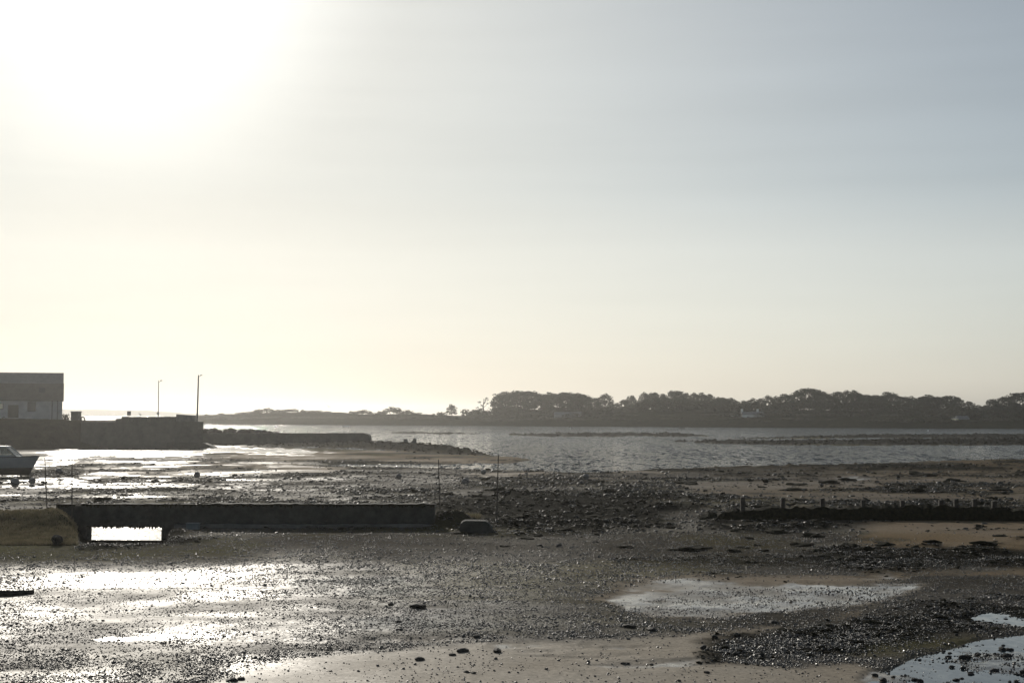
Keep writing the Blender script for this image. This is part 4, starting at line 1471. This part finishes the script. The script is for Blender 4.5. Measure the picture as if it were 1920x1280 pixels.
BU = [(28, 903, 17, "larger dark mooring buoy on the wet mud below the boat"), (60.5, 900, 13, "smaller mooring buoy beside the larger one below the boat"), (110.5, 883, 13, "grey mooring buoy between the two left stakes"),
      (369.5, 889, 12, "lone mooring buoy on the flat below the tallest lamp post"), (748, 892, 11, "faint mooring buoy left of the stake behind the low wall"), (873, 901, 14, "largest buoy between the two stakes right of the low wall, lying lowest"),
      (906.5, 884, 10, "small pale mooring buoy just left of the tallest stake"), (1098.5, 894, 12, "lone mooring buoy on the open flat right of the tallest stake")]
for (u_, v_, d_, lab) in BU:
    dm = None
    Yg = float(np.interp(-(v_ + d_ / 2), -_v, _Y))
    r0 = px2m(d_, Yg) / 2
    p0 = at(u_, v_, Yg)
    zg = zground(p0.x, Yg)
    root = empty("mooring_buoy", (p0.x, Yg, zg + r0 * 0.85))
    root.rotation_euler = (rnd.uniform(-.5, .5), rnd.uniform(-.6, .6), rnd.uniform(0, 6))
    b_ = MB()
    rings = []
    for i in range(13):
        t = math.pi * (i / 12) * 0.98 + 0.02
        rings.append([(r0 * math.sin(t) * math.cos(a), r0 * math.sin(t) * math.sin(a), r0 * math.cos(t)) for a in np.linspace(0, 2 * math.pi, 18, endpoint=False)])
    b_.loft(rings)
    b_.build("float", M['buoy'], root, True)
    bb = MB()
    bb.loft([[((r0 * 1.02) * math.cos(a), (r0 * 1.02) * math.sin(a), z_) for a in np.linspace(0, 2 * math.pi, 18, endpoint=False)] for z_ in (-r0 * .09, r0 * .09)], cap=False)
    bb.build("band", M['rubber'], root, True)
    ey = MB()
    ey.tube([(0.09 * r0 / .2 * math.cos(a), 0, r0 * 1.02 + .05 + 0.09 * r0 / .2 * math.sin(a)) for a in np.linspace(0, 2 * math.pi, 11)], 0.016, 6, cap=False)
    ey.build("ring", M['metal'], root)
    tag(root, lab, "buoy")

# ------------------------------------------------------------------ cabin boat (left edge)
BY = 124.0
bow = at(74, 855, BY)
kz = at(50, 891, BY).z
boat = empty("cabin_boat", (bow.x, BY, kz))
BL, BW = 7.2, 2.5                       # hull length, beam; local x runs aft (negative) from the bow
sh = bow.z - kz
st = []
for i in range(15):
    f_ = i / 14
    xx = -BL * f_
    w_ = BW / 2 * min(1.0, (f_ * 2.2) ** 0.62) * (1 - 0.12 * max(0, f_ - .6) / .4) + 0.015
    zs_ = sh - 0.10 * math.sin(min(1, f_ * 1.3) * math.pi / 2)
    keel = 0.02 + 0.0 * f_
    stem = px2m(19, BY)                   # stem rakes aft towards the keel
    def xr(z):
        return xx - stem * (1 - z / sh) * (1 - f_) ** 2.0
    ring_ = []
    for s_ in (1, -1):
        seq = [(w_, zs_), (w_ * .97, zs_ * .72), (w_ * .84, zs_ * .42), (w_ * .45, zs_ * .12), (0.03, keel)]
        if s_ == 1:
            ring_ += [(xr(z), -a, z) for a, z in seq]
        else:
            ring_ += [(xr(z), a, z) for a, z in reversed(seq)]
    st.append(ring_)
m = MB()
n_ = 10
vs = [p for r in st for p in r]
fs, mi = [], []
for i in range(14):
    for k in range(9):
        fs.append((i * n_ + k, (i + 1) * n_ + k, (i + 1) * n_ + k + 1, i * n_ + k + 1))
        mi.append(1 if 2 <= k <= 6 else 0)
m.add(vs, fs)
m.m = mi
m.add(st[-1], [tuple(range(n_))])
hull = m.build("hull", [M['hull'], M['antifoul']], boat, True)
m = MB()
for i in range(14):
    a, b = st[i], st[i + 1]
    zz = 0.02
    m.add([(a[0][0], a[0][1], a[0][2] - zz), (b[0][0], b[0][1], b[0][2] - zz), (b[9][0], b[9][1], b[9][2] - zz), (a[9][0], a[9][1], a[9][2] - zz)], [(0, 1, 2, 3)])
m.build("deck", M['hull'], boat)
for s_ in (0, 9):
    MB().tube([(r[s_][0], r[s_][1], r[s_][2] + .01) for r in st], 0.035, 6).build("rubbing_strake", M['rubber'], boat)
cx0 = at(38.5, 853, BY).x - bow.x          # foot of the windscreen
cx1 = at(15, 837.5, BY).x - bow.x          # top of the windscreen
ct = at(10, 834.5, BY).z - kz
c0 = sh - .08
yw0, yw1 = 0.78, 0.62
fw = MB().add([(cx0, -yw0, c0), (cx0, yw0, c0), (cx1 + .04, yw1, ct - .14), (cx1 + .04, -yw1, ct - .14)], [(0, 1, 2, 3)])
cabin = MB().add([(cx1 - 2.2, -yw1, ct - .02), (cx1 + .05, -yw1, ct - .06), (cx1 + .05, yw1, ct - .06), (cx1 - 2.2, yw1, ct - .02),
                  (cx1 - 2.3, -yw1 - .04, ct - .14), (cx1 + .10, -yw1 - .04, ct - .15), (cx1 + .10, yw1 + .04, ct - .15), (cx1 - 2.3, yw1 + .04, ct - .14)],
                 [(0, 1, 2, 3), (4, 5, 1, 0), (5, 6, 2, 1), (6, 7, 3, 2), (7, 4, 0, 3), (7, 6, 5, 4)]).build("cabin_roof", M['hull'], boat)
fw.build("windscreen", M['glass'], boat)
for s_ in (-1, 1):
    # pillars and cabin sides
    MB().tube([(cx0, s_ * yw0, c0), (cx1 + .05, s_ * yw1, ct - .12)], 0.035, 6).build("windscreen_pillar", M['hull'], boat)
    sd2 = MB().add([(cx1 - 2.2, s_ * (yw0 + .01), c0), (cx0 - .5, s_ * (yw0 + .01), c0), (cx0 - .5, s_ * (yw0 - .02), c0 + .16), (cx1 - 2.2, s_ * (yw0 - .02), c0 + .16)], [(0, 1, 2, 3)])
    sd2.build("cabin_side", M['hull'], boat)
    MB().add([(cx1 - 0.9, s_ * (yw0 - .03), c0 + .17), (cx0 - .5, s_ * (yw0 - .03), c0 + .17), (cx1 - .05, s_ * (yw1 + .01), ct - .16), (cx1 - 0.9, s_ * (yw1 + .01), ct - .16)], [(0, 1, 2, 3)]).build("side_window", M['glass'], boat)
    MB().box((cx1 - 1.55, s_ * (yw0 - .07), (c0 + ct) / 2), (1.25, 0.06, ct - c0 - .12)).build("cabin_panel", M['hull'], boat)
MB().tube([(cx1 - .15, 0, ct - .03), (cx1 - .15, 0, ct + .10)], 0.05, 8).build("roof_light", M['metal'], cabin)
for s_ in (-1, 1):
    MB().tube([(-0.25, s_ * .12, sh), (-0.25, s_ * .14, sh + .05), (-0.6, s_ * .4, sh + .06), (-0.75, s_ * .48, sh - .03)], 0.015, 6).build("bow_rail", M['metal'], boat)
tag(boat, "white cabin motorboat aground on the mud at the left frame edge", "boat")

# ------------------------------------------------------------------ far small craft and marks on the water
def small_boat(px, v_, wpx, Y, label, cabin=True, mat='hull'):
    p0 = at(px, v_, Y)
    w_ = px2m(wpx, Y)
    root = empty("small_boat", (p0.x, Y, SEA))
    rings = []
    for i in range(9):
        f_ = i / 8
        b_ = 0.16 * w_ * max(0.05, math.sin(min(1, f_ * 1.25 + .06) * math.pi / 2 if f_ < .8 else math.pi / 2 * 0.97))
        zt_ = 0.13 * w_ * (1.2 - .35 * f_)
        xx = w_ * (0.5 - f_)
        rings.append([(xx, -b_, zt_), (xx - .02 * w_, -b_ * .6, -.05), (xx - .02 * w_, b_ * .6, -.05), (xx, b_, zt_)])
    MB().loft(rings).build("hull", M[mat], root)
    if cabin:
        MB().box((-0.02 * w_, 0, 0.22 * w_), (0.30 * w_, 0.2 * w_, 0.22 * w_), bevel=0.05 * w_).build("cabin", M['whitewash'], root)
    MB().tube([(-.3 * w_, 0, .1 * w_), (-.3 * w_, 0, .36 * w_)], 0.04, 6).build("mast", M['metal'], root)
    return tag(root, label, "boat")


small_boat(517, 796, 7, 640, "tiny white cabin boat on the glittering water under the left bank")
small_boat(648, 797, 13, 640, "low moored boat on the glittering water, second right of the tall lamp post", cabin=False)
small_boat(1278, 801, 12, 560, "small low boat moored under the long wood", cabin=False, mat='wood')


def float_mark(px, v_, dpx, Y, label, mat):
    p0 = at(px, v_, Y)
    r0 = px2m(dpx, Y) / 2
    rings = []
    for i in range(9):
        t = math.pi * (i / 8) * 0.96 + 0.06
        rings.append([(r0 * math.sin(t) * math.cos(a), r0 * math.sin(t) * math.sin(a), r0 * math.cos(t)) for a in np.linspace(0, 2 * math.pi, 10, endpoint=False)])
    m_ = MB()
    m_.loft(rings)
    m_.tube([(0, 0, r0 * .9), (0, 0, r0 * 1.5)], r0 * .16, 6)
    return tag(m_.build("float", M[mat], loc=(p0.x, Y, SEA + r0 * .35), smooth=True), label, "buoy")


float_mark(1740.5, 806.5, 3.2, 480, "tiny white float on the water below the umbrella pines", 'whitewash')
float_mark(1069.5, 801, 3.0, 560, "tiny white float on the water below the long pale building", 'whitewash')
pt = at(1454, 806, 520)
tag(MB().tube([(0, 0, 0), (0.3, 0, 1.3)], [.09, .06], 6).build("withy", M['wood'], loc=(pt.x, 520, SEA - .1)), "short slanting withy standing in the far channel", "stake")
for i, (u_, t_) in enumerate([(1813, 859), (1846, 860), (1859, 860.5), (1874, 860), (1888, 861), (1905, 861)]):
    Y_ = 178
    pt = at(u_, t_ - 2.5, Y_)
    tag(MB().tube([(0, 0, 0), (0.02, 0, pt.z + 1.1)], [.05, .04], 6).build("stump", M['wood'], loc=(pt.x, Y_, -1.1)), "stubby stake in the weed line at the right-hand water's edge", "stake", "stubby stakes at the right water's edge")

# ------------------------------------------------------------------ birds
def bird_mesh(walk=True):
    m_ = MB()
    sec = [(-0.20, 0.115, 0.004, 0.004), (-0.13, 0.125, 0.022, 0.016), (-0.05, 0.14, 0.045, 0.045), (0.03, 0.15, 0.05, 0.052), (0.09, 0.175, 0.036, 0.04), (0.12, 0.215, 0.022, 0.026), (0.14, 0.25, 0.024, 0.026), (0.165, 0.255, 0.020, 0.02), (0.185, 0.248, 0.008, 0.008), (0.24, 0.235, 0.002, 0.002)]
    m_.loft([[(x_, w_ * math.cos(a), z_ + h_ * math.sin(a)) for a in np.linspace(0, 2 * math.pi, 9, endpoint=False)] for x_, z_, w_, h_ in sec])
    for s_ in (-1, 1):
        m_.tube([(0.0, s_ * .02, 0.11), (0.02, s_ * .02, 0.055), (0.0 + s_ * .015, s_ * .02, 0.0), (0.035 + s_ * .015, s_ * .02, -0.002)], 0.005, 5)
    return m_


bd = bird_mesh()
bird0 = bd.build("wading_bird", M['bird'], smooth=True)
bdata = bird0.data
bpy.data.objects.remove(bird0)
BIRDS = [(982, 853, 1, "wading bird alone in the shallows off the tip of the slip"), (966, 871, -1, "wading bird in the channel just right of the tallest stake"), (1032, 871, 1, "wading bird in the middle of the channel mouth"),
         (1075, 871.5, 1, "left bird of the close pair at the channel mouth"), (1086, 871, -1, "right bird of the close pair at the channel mouth"), (1401, 869.5, 1, "left bird of the pair at the middle water's edge"),
         (1409, 870, -1, "right bird of the pair at the middle water's edge"), (1771, 858, 1, "left bird of the pair in the right-hand shallows"), (1777, 858, -1, "right bird of the pair in the right-hand shallows"), (1867, 839, 1, "bird standing in the water near the right frame edge")]
for (u_, v_, s_, lab) in BIRDS:
    p0 = gp(u_, v_ + 2.5, SEA)
    o = bpy.data.objects.new("wading_bird", bdata)
    COL.objects.link(o)
    k = 1.45
    o.location = (p0.x, p0.y, SEA - 0.03 * k)
    o.scale = (k, k, k)
    o.rotation_euler = (0, 0, 0.3 if s_ > 0 else math.pi - 0.3)
    tag(o, lab, "bird")
o = bpy.data.objects.new("gull", bdata.copy())
o.data.materials[0] = M['gull']
COL.objects.link(o)
p0 = at(263, 781, QY + 1.1)
o.location = (p0.x, p0.y, ztop + 0.02)
o.scale = (2.0, 2.0, 2.4)
o.rotation_euler = (0, 0, 2.7)
tag(o, "gull perched on the parapet between sign and thin lamp post", "bird")
fg = MB()
fg.loft([[(x_, w_ * math.cos(a), h_ * math.sin(a)) for a in np.linspace(0, 2 * math.pi, 8, endpoint=False)] for x_, w_, h_ in ((-0.25, .02, .005), (-.15, .035, .03), (0, .06, .06), (.14, .045, .045), (.2, .03, .035), (.27, .006, .008))])
for s_ in (-1, 1):
    fg.add([(-.06, s_ * .04, .02), (.10, s_ * .04, .03), (.14, s_ * .38, .22), (.02, s_ * .38, .21), (-.02, s_ * .78, .14), (.04, s_ * .70, .17)], [(0, 1, 2, 3), (3, 2, 5, 4)])
pt = at(616, 762.5, 330)
go = fg.build("gull", M['gull'], loc=pt)
go.rotation_euler = (0.5, -0.3, 1.1)
tag(go, "gull flying low over the island's left stretch", "bird")

# ------------------------------------------------------------------ stones and weed lumps lying on the flat
STONES = [(783, 1133, 30, "largest dark stone on the glittering gravel"), (733, 1131, 16, "stone just left of the largest dark stone"), (746, 1163, 14, "stone below left of the largest dark stone"), (1012, 1021, 12, "left of two dark stones below the concrete block"),
          (1048, 1021, 16, "right of two dark stones below the concrete block"), (750, 1178, 12, "lone small stone above the long pale pool"), (870, 1217, 24, "flat weedy stone at the left edge of the brown sand"), (933, 1217, 26, "flat weedy stone just right of its neighbour on the brown sand edge"),
          (785, 1233, 20, "stone in the pebble patch on the brown sand"), (848, 1226, 14, "stone right of the pebble patch on the brown sand"), (875, 1258, 12, "left of two stones close together on the brown sand"), (888, 1260, 12, "right of two stones close together on the brown sand"),
          (1180, 1171, 22, "dark weedy stone at the left end of the stone belt"), (1220, 1177, 22, "dark weedy stone second in the stone belt"), (1450, 1162, 18, "stone at the lower edge of the pale pool"), (894, 1188, 18, "stone at the right end of the long pale pool"),
          (1168, 1240, 12, "left stone of a pair in the front wet streak"), (1176, 1240, 11, "right stone of a pair in the front wet streak"), (1222, 1240, 12, "lone stone right of the pair in the front wet streak"), (1326, 1259, 14, "small stone on the bare sand right of the front wet streak"),
          (436, 1272, 22, "dark stone at the bottom edge of the flat, left one"), (452, 1270, 18, "dark stone at the bottom edge of the flat, right one"), (1890, 1210, 18, "stone standing in the blue pool near the frame edge"), (1866, 1250, 16, "stone in the lower part of the blue pool"),
          (223, 1194, 10, "small dark stone in the tan pool"), (518, 1195, 8, "tiny dark stone at the left end of the long pale pool")]
for i, (u_, v_, w_, lab) in enumerate(STONES):
    p0 = gp(u_, v_ + w_ * .18, 0)
    s_ = px2m(w_, p0.y) * 1.0
    rock("stone", (p0.x, p0.y, zground(p0.x, p0.y) + s_ * .06), s_, i, lab, cat="stone", sq=0.75)
# many like stones: pool and stone belt
rng2 = random.Random(5)
cnt = 0
for _ in range(900):
    if cnt >= 150:
        break
    u_, v_ = rng2.uniform(1290, 1920), rng2.uniform(1140, 1278)
    inp = float(poly_sd(np.array([u_]), np.array([v_]), POOLS['blue'])[0]) > 0
    inb = float(poly_sd(np.array([u_]), np.array([v_]), WEED[2])[0]) > 0
    if not (inp or inb):
        continue
    p0 = gp(u_, v_, 0)
    s_ = 0.06 + 0.13 * rng2.random() ** 2
    rock("stone", (p0.x, p0.y, zground(p0.x, p0.y) + s_ * .14), s_, cnt, "dark wet stone standing in the blue rock pool" if inp else "dark weedy stone in the belt above the blue rock pool",
         "stones in the blue rock pool" if inp else "stones of the weedy belt", data=ROCK if inp or cnt % 2 else LUMP, cat="stone")
    cnt += 1
for i in range(60):
    u_ = rng2.uniform(860, 1920)
    v_ = rng2.choice((rng2.uniform(930, 990), rng2.uniform(995, 1035), rng2.uniform(885, 925)))
    p0 = gp(u_, v_, float(ref_level(np.array([12000 / max(5, (v_ - 775))])[0:1])[0]) * 0)
    Yg = float(np.interp(-v_, -_v, _Y))
    p0 = at(u_, v_, Yg)
    s_ = px2m(rng2.uniform(16, 46), Yg)
    rock("weed_clump", (p0.x, p0.y, zground(p0.x, Yg) + s_ * .02), s_, i, "dark clump of seaweed lying on the middle flat", "seaweed clumps on the middle flat", data=LUMP, sq=0.45, cat="seaweed")
bm_ = MB()
ll = gp(-60, 1116, 0)
rr_ = gp(63, 1112, 0)
bm_.tube([(0, 0, .05), ((rr_.x - ll.x) * .3, .02, .065), ((rr_.x - ll.x) * .7, 0, .06), (rr_.x - ll.x, rr_.y - ll.y, .05)], [.07, .085, .08, .05], 9)
tag(bm_.build("driftwood", M['wood'], loc=ll), "dark driftwood log lying on the gravel at the left frame edge", "driftwood")

# ------------------------------------------------------------------ uncountable stuff: pebbles, shell and weed litter, grass
def scatter(name, X, Y, Z, size, squash, mat, seed, subdiv, kind="stuff"):
    me = bpy.data.meshes.new(name)
    me.vertices.add(len(X))
    me.vertices.foreach_set("co", np.stack([X, Y, Z], -1).astype(np.float32).ravel())
    a = me.attributes.new("size", 'FLOAT', 'POINT')
    a.data.foreach_set("value", size.astype(np.float32))
    me.update()
    o = bpy.data.objects.new(name, me)
    COL.objects.link(o)
    ng = bpy.data.node_groups.new(name + "_scatter", 'GeometryNodeTree')
    ng.interface.new_socket("Geometry", in_out='INPUT', socket_type='NodeSocketGeometry')
    ng.interface.new_socket("Geometry", in_out='OUTPUT', socket_type='NodeSocketGeometry')
    n, l = ng.nodes, ng.links
    gi, go_ = n.new("NodeGroupInput"), n.new("NodeGroupOutput")
    join = n.new("GeometryNodeJoinGeometry")
    for k in range(4):
        ico = n.new("GeometryNodeMeshIcoSphere")
        ico.inputs["Radius"].default_value = 0.5
        ico.inputs["Subdivisions"].default_value = subdiv
        sp_n = n.new("GeometryNodeSetPosition")
        nz_ = n.new("ShaderNodeTexNoise")
        nz_.noise_dimensions = '4D'
        nz_.inputs["W"].default_value = 3.7 * k + seed
        nz_.inputs["Scale"].default_value = 1.8
        nz_.inputs["Detail"].default_value = 1.0
        sb = n.new("ShaderNodeVectorMath"); sb.operation = 'SUBTRACT'
        sb.inputs[1].default_value = (0.5, 0.5, 0.5)
        ml = n.new("ShaderNodeVectorMath"); ml.operation = 'MULTIPLY'
        ml.inputs[1].default_value = (1.0, 1.0, 0.8)
        l.new(nz_.outputs["Color"], sb.inputs[0])
        l.new(sb.outputs[0], ml.inputs[0])
        l.new(ico.outputs["Mesh"], sp_n.inputs["Geometry"])
        l.new(ml.outputs[0], sp_n.inputs["Offset"])
        tf = n.new("GeometryNodeTransform")
        tf.inputs["Scale"].default_value = (1.0, 0.8, squash)
        l.new(sp_n.outputs[0], tf.inputs["Geometry"])
        sm = n.new("GeometryNodeSetMaterial")
        sm.inputs["Material"].default_value = mat
        l.new(tf.outputs[0], sm.inputs["Geometry"])
        g2 = n.new("GeometryNodeGeometryToInstance")
        l.new(sm.outputs[0], g2.inputs[0])
        l.new(g2.outputs[0], join.inputs[0])
    iop = n.new("GeometryNodeInstanceOnPoints")
    iop.inputs["Pick Instance"].default_value = True
    l.new(gi.outputs[0], iop.inputs["Points"])
    l.new(join.outputs[0], iop.inputs["Instance"])
    rr = n.new("FunctionNodeRandomValue")
    rr.data_type = 'FLOAT_VECTOR'
    rr.inputs[0].default_value = (-0.45, -0.45, 0)
    rr.inputs[1].default_value = (0.45, 0.45, 6.28)
    rr.inputs["Seed"].default_value = seed
    l.new(rr.outputs[0], iop.inputs["Rotation"])
    ri = n.new("FunctionNodeRandomValue")
    ri.data_type = 'INT'
    ri.inputs[4].default_value = 0
    ri.inputs[5].default_value = 3
    l.new(ri.outputs[2], iop.inputs["Instance Index"])
    na = n.new("GeometryNodeInputNamedAttribute")
    na.data_type = 'FLOAT'
    na.inputs["Name"].default_value = "size"
    l.new(na.outputs[0], iop.inputs["Scale"])
    l.new(iop.outputs[0], go_.inputs[0])
    md = o.modifiers.new("scatter", 'NODES')
    md.node_group = ng
    me.materials.append(mat)
    return tag(o, kind=kind)


nrng = np.random.default_rng(4)


def candidates(n, v0, v1):
    """even over the picture of the flat between two lines, then weighted to even over the ground"""
    Y0, Y1 = np.interp([-v1, -v0], -_v, _Y)
    # density per square metre falls with distance so the far flat is not overfilled
    uY = nrng.random(n)
    Y = 1.0 / (1 / Y0 + (1 / Y1 - 1 / Y0) * uY)
    t = nrng.uniform(-0.42, 0.42, n)
    return t * Y, Y


# near gravel
X, Y = candidates(560000, 998, 1310)
Lp = layout(X, Y)
dens = np.clip(0.85 - 0.96 * Lp['sand'] - 0.55 * Lp['green'] + 0.25 * Lp['n2'] + 0.35 * Lp['weed'] + 0.55 * Lp['n3'], 0.03, 1)
shp = sstep(-60, 160, poly_sd(Lp['u'], Lp['v'], SHEEN[0]))
dens = dens * (1 - 0.35 * shp)
dens = dens * (1 - 0.45 * Lp['pool'] - 0.3 * sstep(0, 20, poly_sd(Lp['u'], Lp['v'], POOLS['blue'])))
clump = np.clip(0.6 + 0.7 * fbm(X / 0.6, Y / 0.6, 3, 77), 0.08, 1)
keep = nrng.random(len(X)) < dens * clump
X, Y = X[keep], Y[keep]
Lk = {k: a[keep] for k, a in Lp.items()}
Z = ground_height(X, Y, Lk)
size = np.clip(np.exp(nrng.normal(-3.80, 0.42, len(X)) + 0.25 * Lk['n1']), 0.012, 0.085) * (0.75 + 0.25 * np.clip(Y / 30, 0.7, 2))
scatter("pebbles", X, Y, Z + size * 0.12, size, 0.62, M['pebble'], 3, 2)
# middle flat: stones, shells and weed lumps
X, Y = candidates(110000, 860, 1000)
Lp = layout(X, Y)
dens = np.clip(0.35 - 0.4 * Lp['sand'] + 0.4 * Lp['streak'] - 0.3 * Lp['weed'] + 0.3 * Lp['n2'], 0.01, 1) * (1 - 0.8 * Lp['wetflat']) * (1 - Lp['channel']) * (1 - Lp['basin']) * (Lp['shore'] > 4)
keep = nrng.random(len(X)) < dens
X, Y = X[keep], Y[keep]
Z = ground_height(X, Y, {k: a[keep] for k, a in Lp.items()})
size = np.clip(np.exp(nrng.normal(-2.25, 0.5, len(X))), 0.05, 0.40) * np.clip(Y / 90, 0.6, 1.3)
scatter("stone_and_weed_litter", X, Y, Z + size * 0.05, size, 0.42, M['litter'], 9, 2)
# soft seaweed beds
X, Y = candidates(90000, 862, 1250)
Lp = layout(X, Y)
keep = nrng.random(len(X)) < np.clip(0.55 * Lp['weed'] + 0.35 * Lp['streak'] * (Lp['v'] < 1000), 0, 1) * (1 - Lp['basin']) * (Lp['shore'] > 6) * np.clip(0.5 + 0.8 * Lp['n2'], 0, 1)
X, Y = X[keep], Y[keep]
Z = ground_height(X, Y, {k: a[keep] for k, a in Lp.items()})
size = np.clip(np.exp(nrng.normal(-1.65, 0.45, len(X))), 0.08, 0.6) * np.clip(Y / 70, 0.35, 1.4)
scatter("seaweed_beds", X, Y, Z + size * 0.01, size, 0.24, M['weed'], 19, 2)
# rubble on the slip ridge and on the bars
X, Y = candidates(60000, 808, 858)
Lp = layout(X, Y)
keep = nrng.random(len(X)) < np.clip(np.maximum(Lp['ridge'] * 0.5, (Lp['bars'] > 0.15) * 0.4), 0, 1)
X, Y = X[keep], Y[keep]
Z = ground_height(X, Y, {k: a[keep] for k, a in Lp.items()})
size = np.clip(np.exp(nrng.normal(-1.1, 0.35, len(X))), 0.2, 0.7)
scatter("slip_and_bar_rubble", X, Y, Z + size * 0.02, size, 0.45, M['weed'], 14, 2)


def grass_patch(name, us, vs, n, hgt, mat, seed):
    rng = np.random.default_rng(seed)
    u_ = rng.uniform(us[0], us[1], n)
    v_ = rng.uniform(vs[0], vs[1], n)
    Y = np.interp(-v_, -_v, _Y)
    X = (u_ - 960) / F * Y
    Lg = layout(X, Y)
    Z = ground_height(X, Y, Lg)
    h = hgt * rng.uniform(0.5, 1.3, n)
    a = rng.uniform(0, 6.28, n)
    w = 0.012 + 0.012 * rng.random(n)
    lean = rng.normal(0, 0.35, (n, 2)) * h[:, None]
    V = np.empty((n, 4, 3))
    V[:, 0] = np.stack([X - w * np.cos(a), Y - w * np.sin(a), Z - .03], -1)
    V[:, 1] = np.stack([X + w * np.cos(a), Y + w * np.sin(a), Z - .03], -1)
    V[:, 2] = np.stack([X + lean[:, 0] * .5 + w * .8 * np.cos(a), Y + lean[:, 1] * .5, Z + h * .6], -1)
    V[:, 3] = np.stack([X + lean[:, 0], Y + lean[:, 1], Z + h], -1)
    i = np.arange(n)[:, None] * 4
    fs = np.concatenate([i + [0, 1, 2], i + [0, 2, 3]], 0)
    me = bpy.data.meshes.new(name)
    me.from_pydata(V.reshape(-1, 3).tolist(), [], fs.tolist())
    me.materials.append(mat)
    o = bpy.data.objects.new(name, me)
    COL.objects.link(o)
    return tag(o, kind="stuff")


grass_patch("salt_grass", (-120, 150), (975, 1022), 26000, 0.11, M['grass'], 1)
grass_patch("dry_grass", (800, 900), (968, 984), 3000, 0.22, M['grass'], 2)

# ------------------------------------------------------------------ haze
hb = MB().box((0, 2280, 13.2), (12400, 4680, 34.0)).build("haze", [])
hm = bpy.data.materials.new("haze_air")
hm.use_nodes = True
hn, hl = hm.node_tree.nodes, hm.node_tree.links
hn.clear()
ho = hn.new("ShaderNodeOutputMaterial")
pv = hn.new("ShaderNodeVolumePrincipled")
pv.inputs["Color"].default_value = (0.96, 0.95, 0.92, 1)
pv.inputs["Density"].default_value = HAZE_DENSITY
pv.inputs["Anisotropy"].default_value = HAZE_G
hl.new(pv.outputs[0], ho.inputs["Volume"])
hb.data.materials.append(hm)
tag(hb, kind="stuff")

# ------------------------------------------------------------------ rows of look-alikes: say which one, counted from the left
ORD = ("first second third fourth fifth sixth seventh eighth ninth tenth eleventh twelfth thirteenth fourteenth fifteenth sixteenth seventeenth eighteenth nineteenth twentieth "
       "twenty-first twenty-second twenty-third twenty-fourth twenty-fifth twenty-sixth twenty-seventh twenty-eighth twenty-ninth thirtieth").split()
rows = {}
for o in bpy.data.objects:
    if o.parent is None and "group" in o and "label" in o:
        rows.setdefault((o["group"], o["label"]), []).append(o)
for (g_, l_), obs in rows.items():
    if 2 <= len(obs) <= 30:
        obs.sort(key=lambda o: o.location.x / max(1.0, o.location.y))
        for i, o in enumerate(obs):
            o["label"] = l_ + ", " + ORD[i] + " from the left"
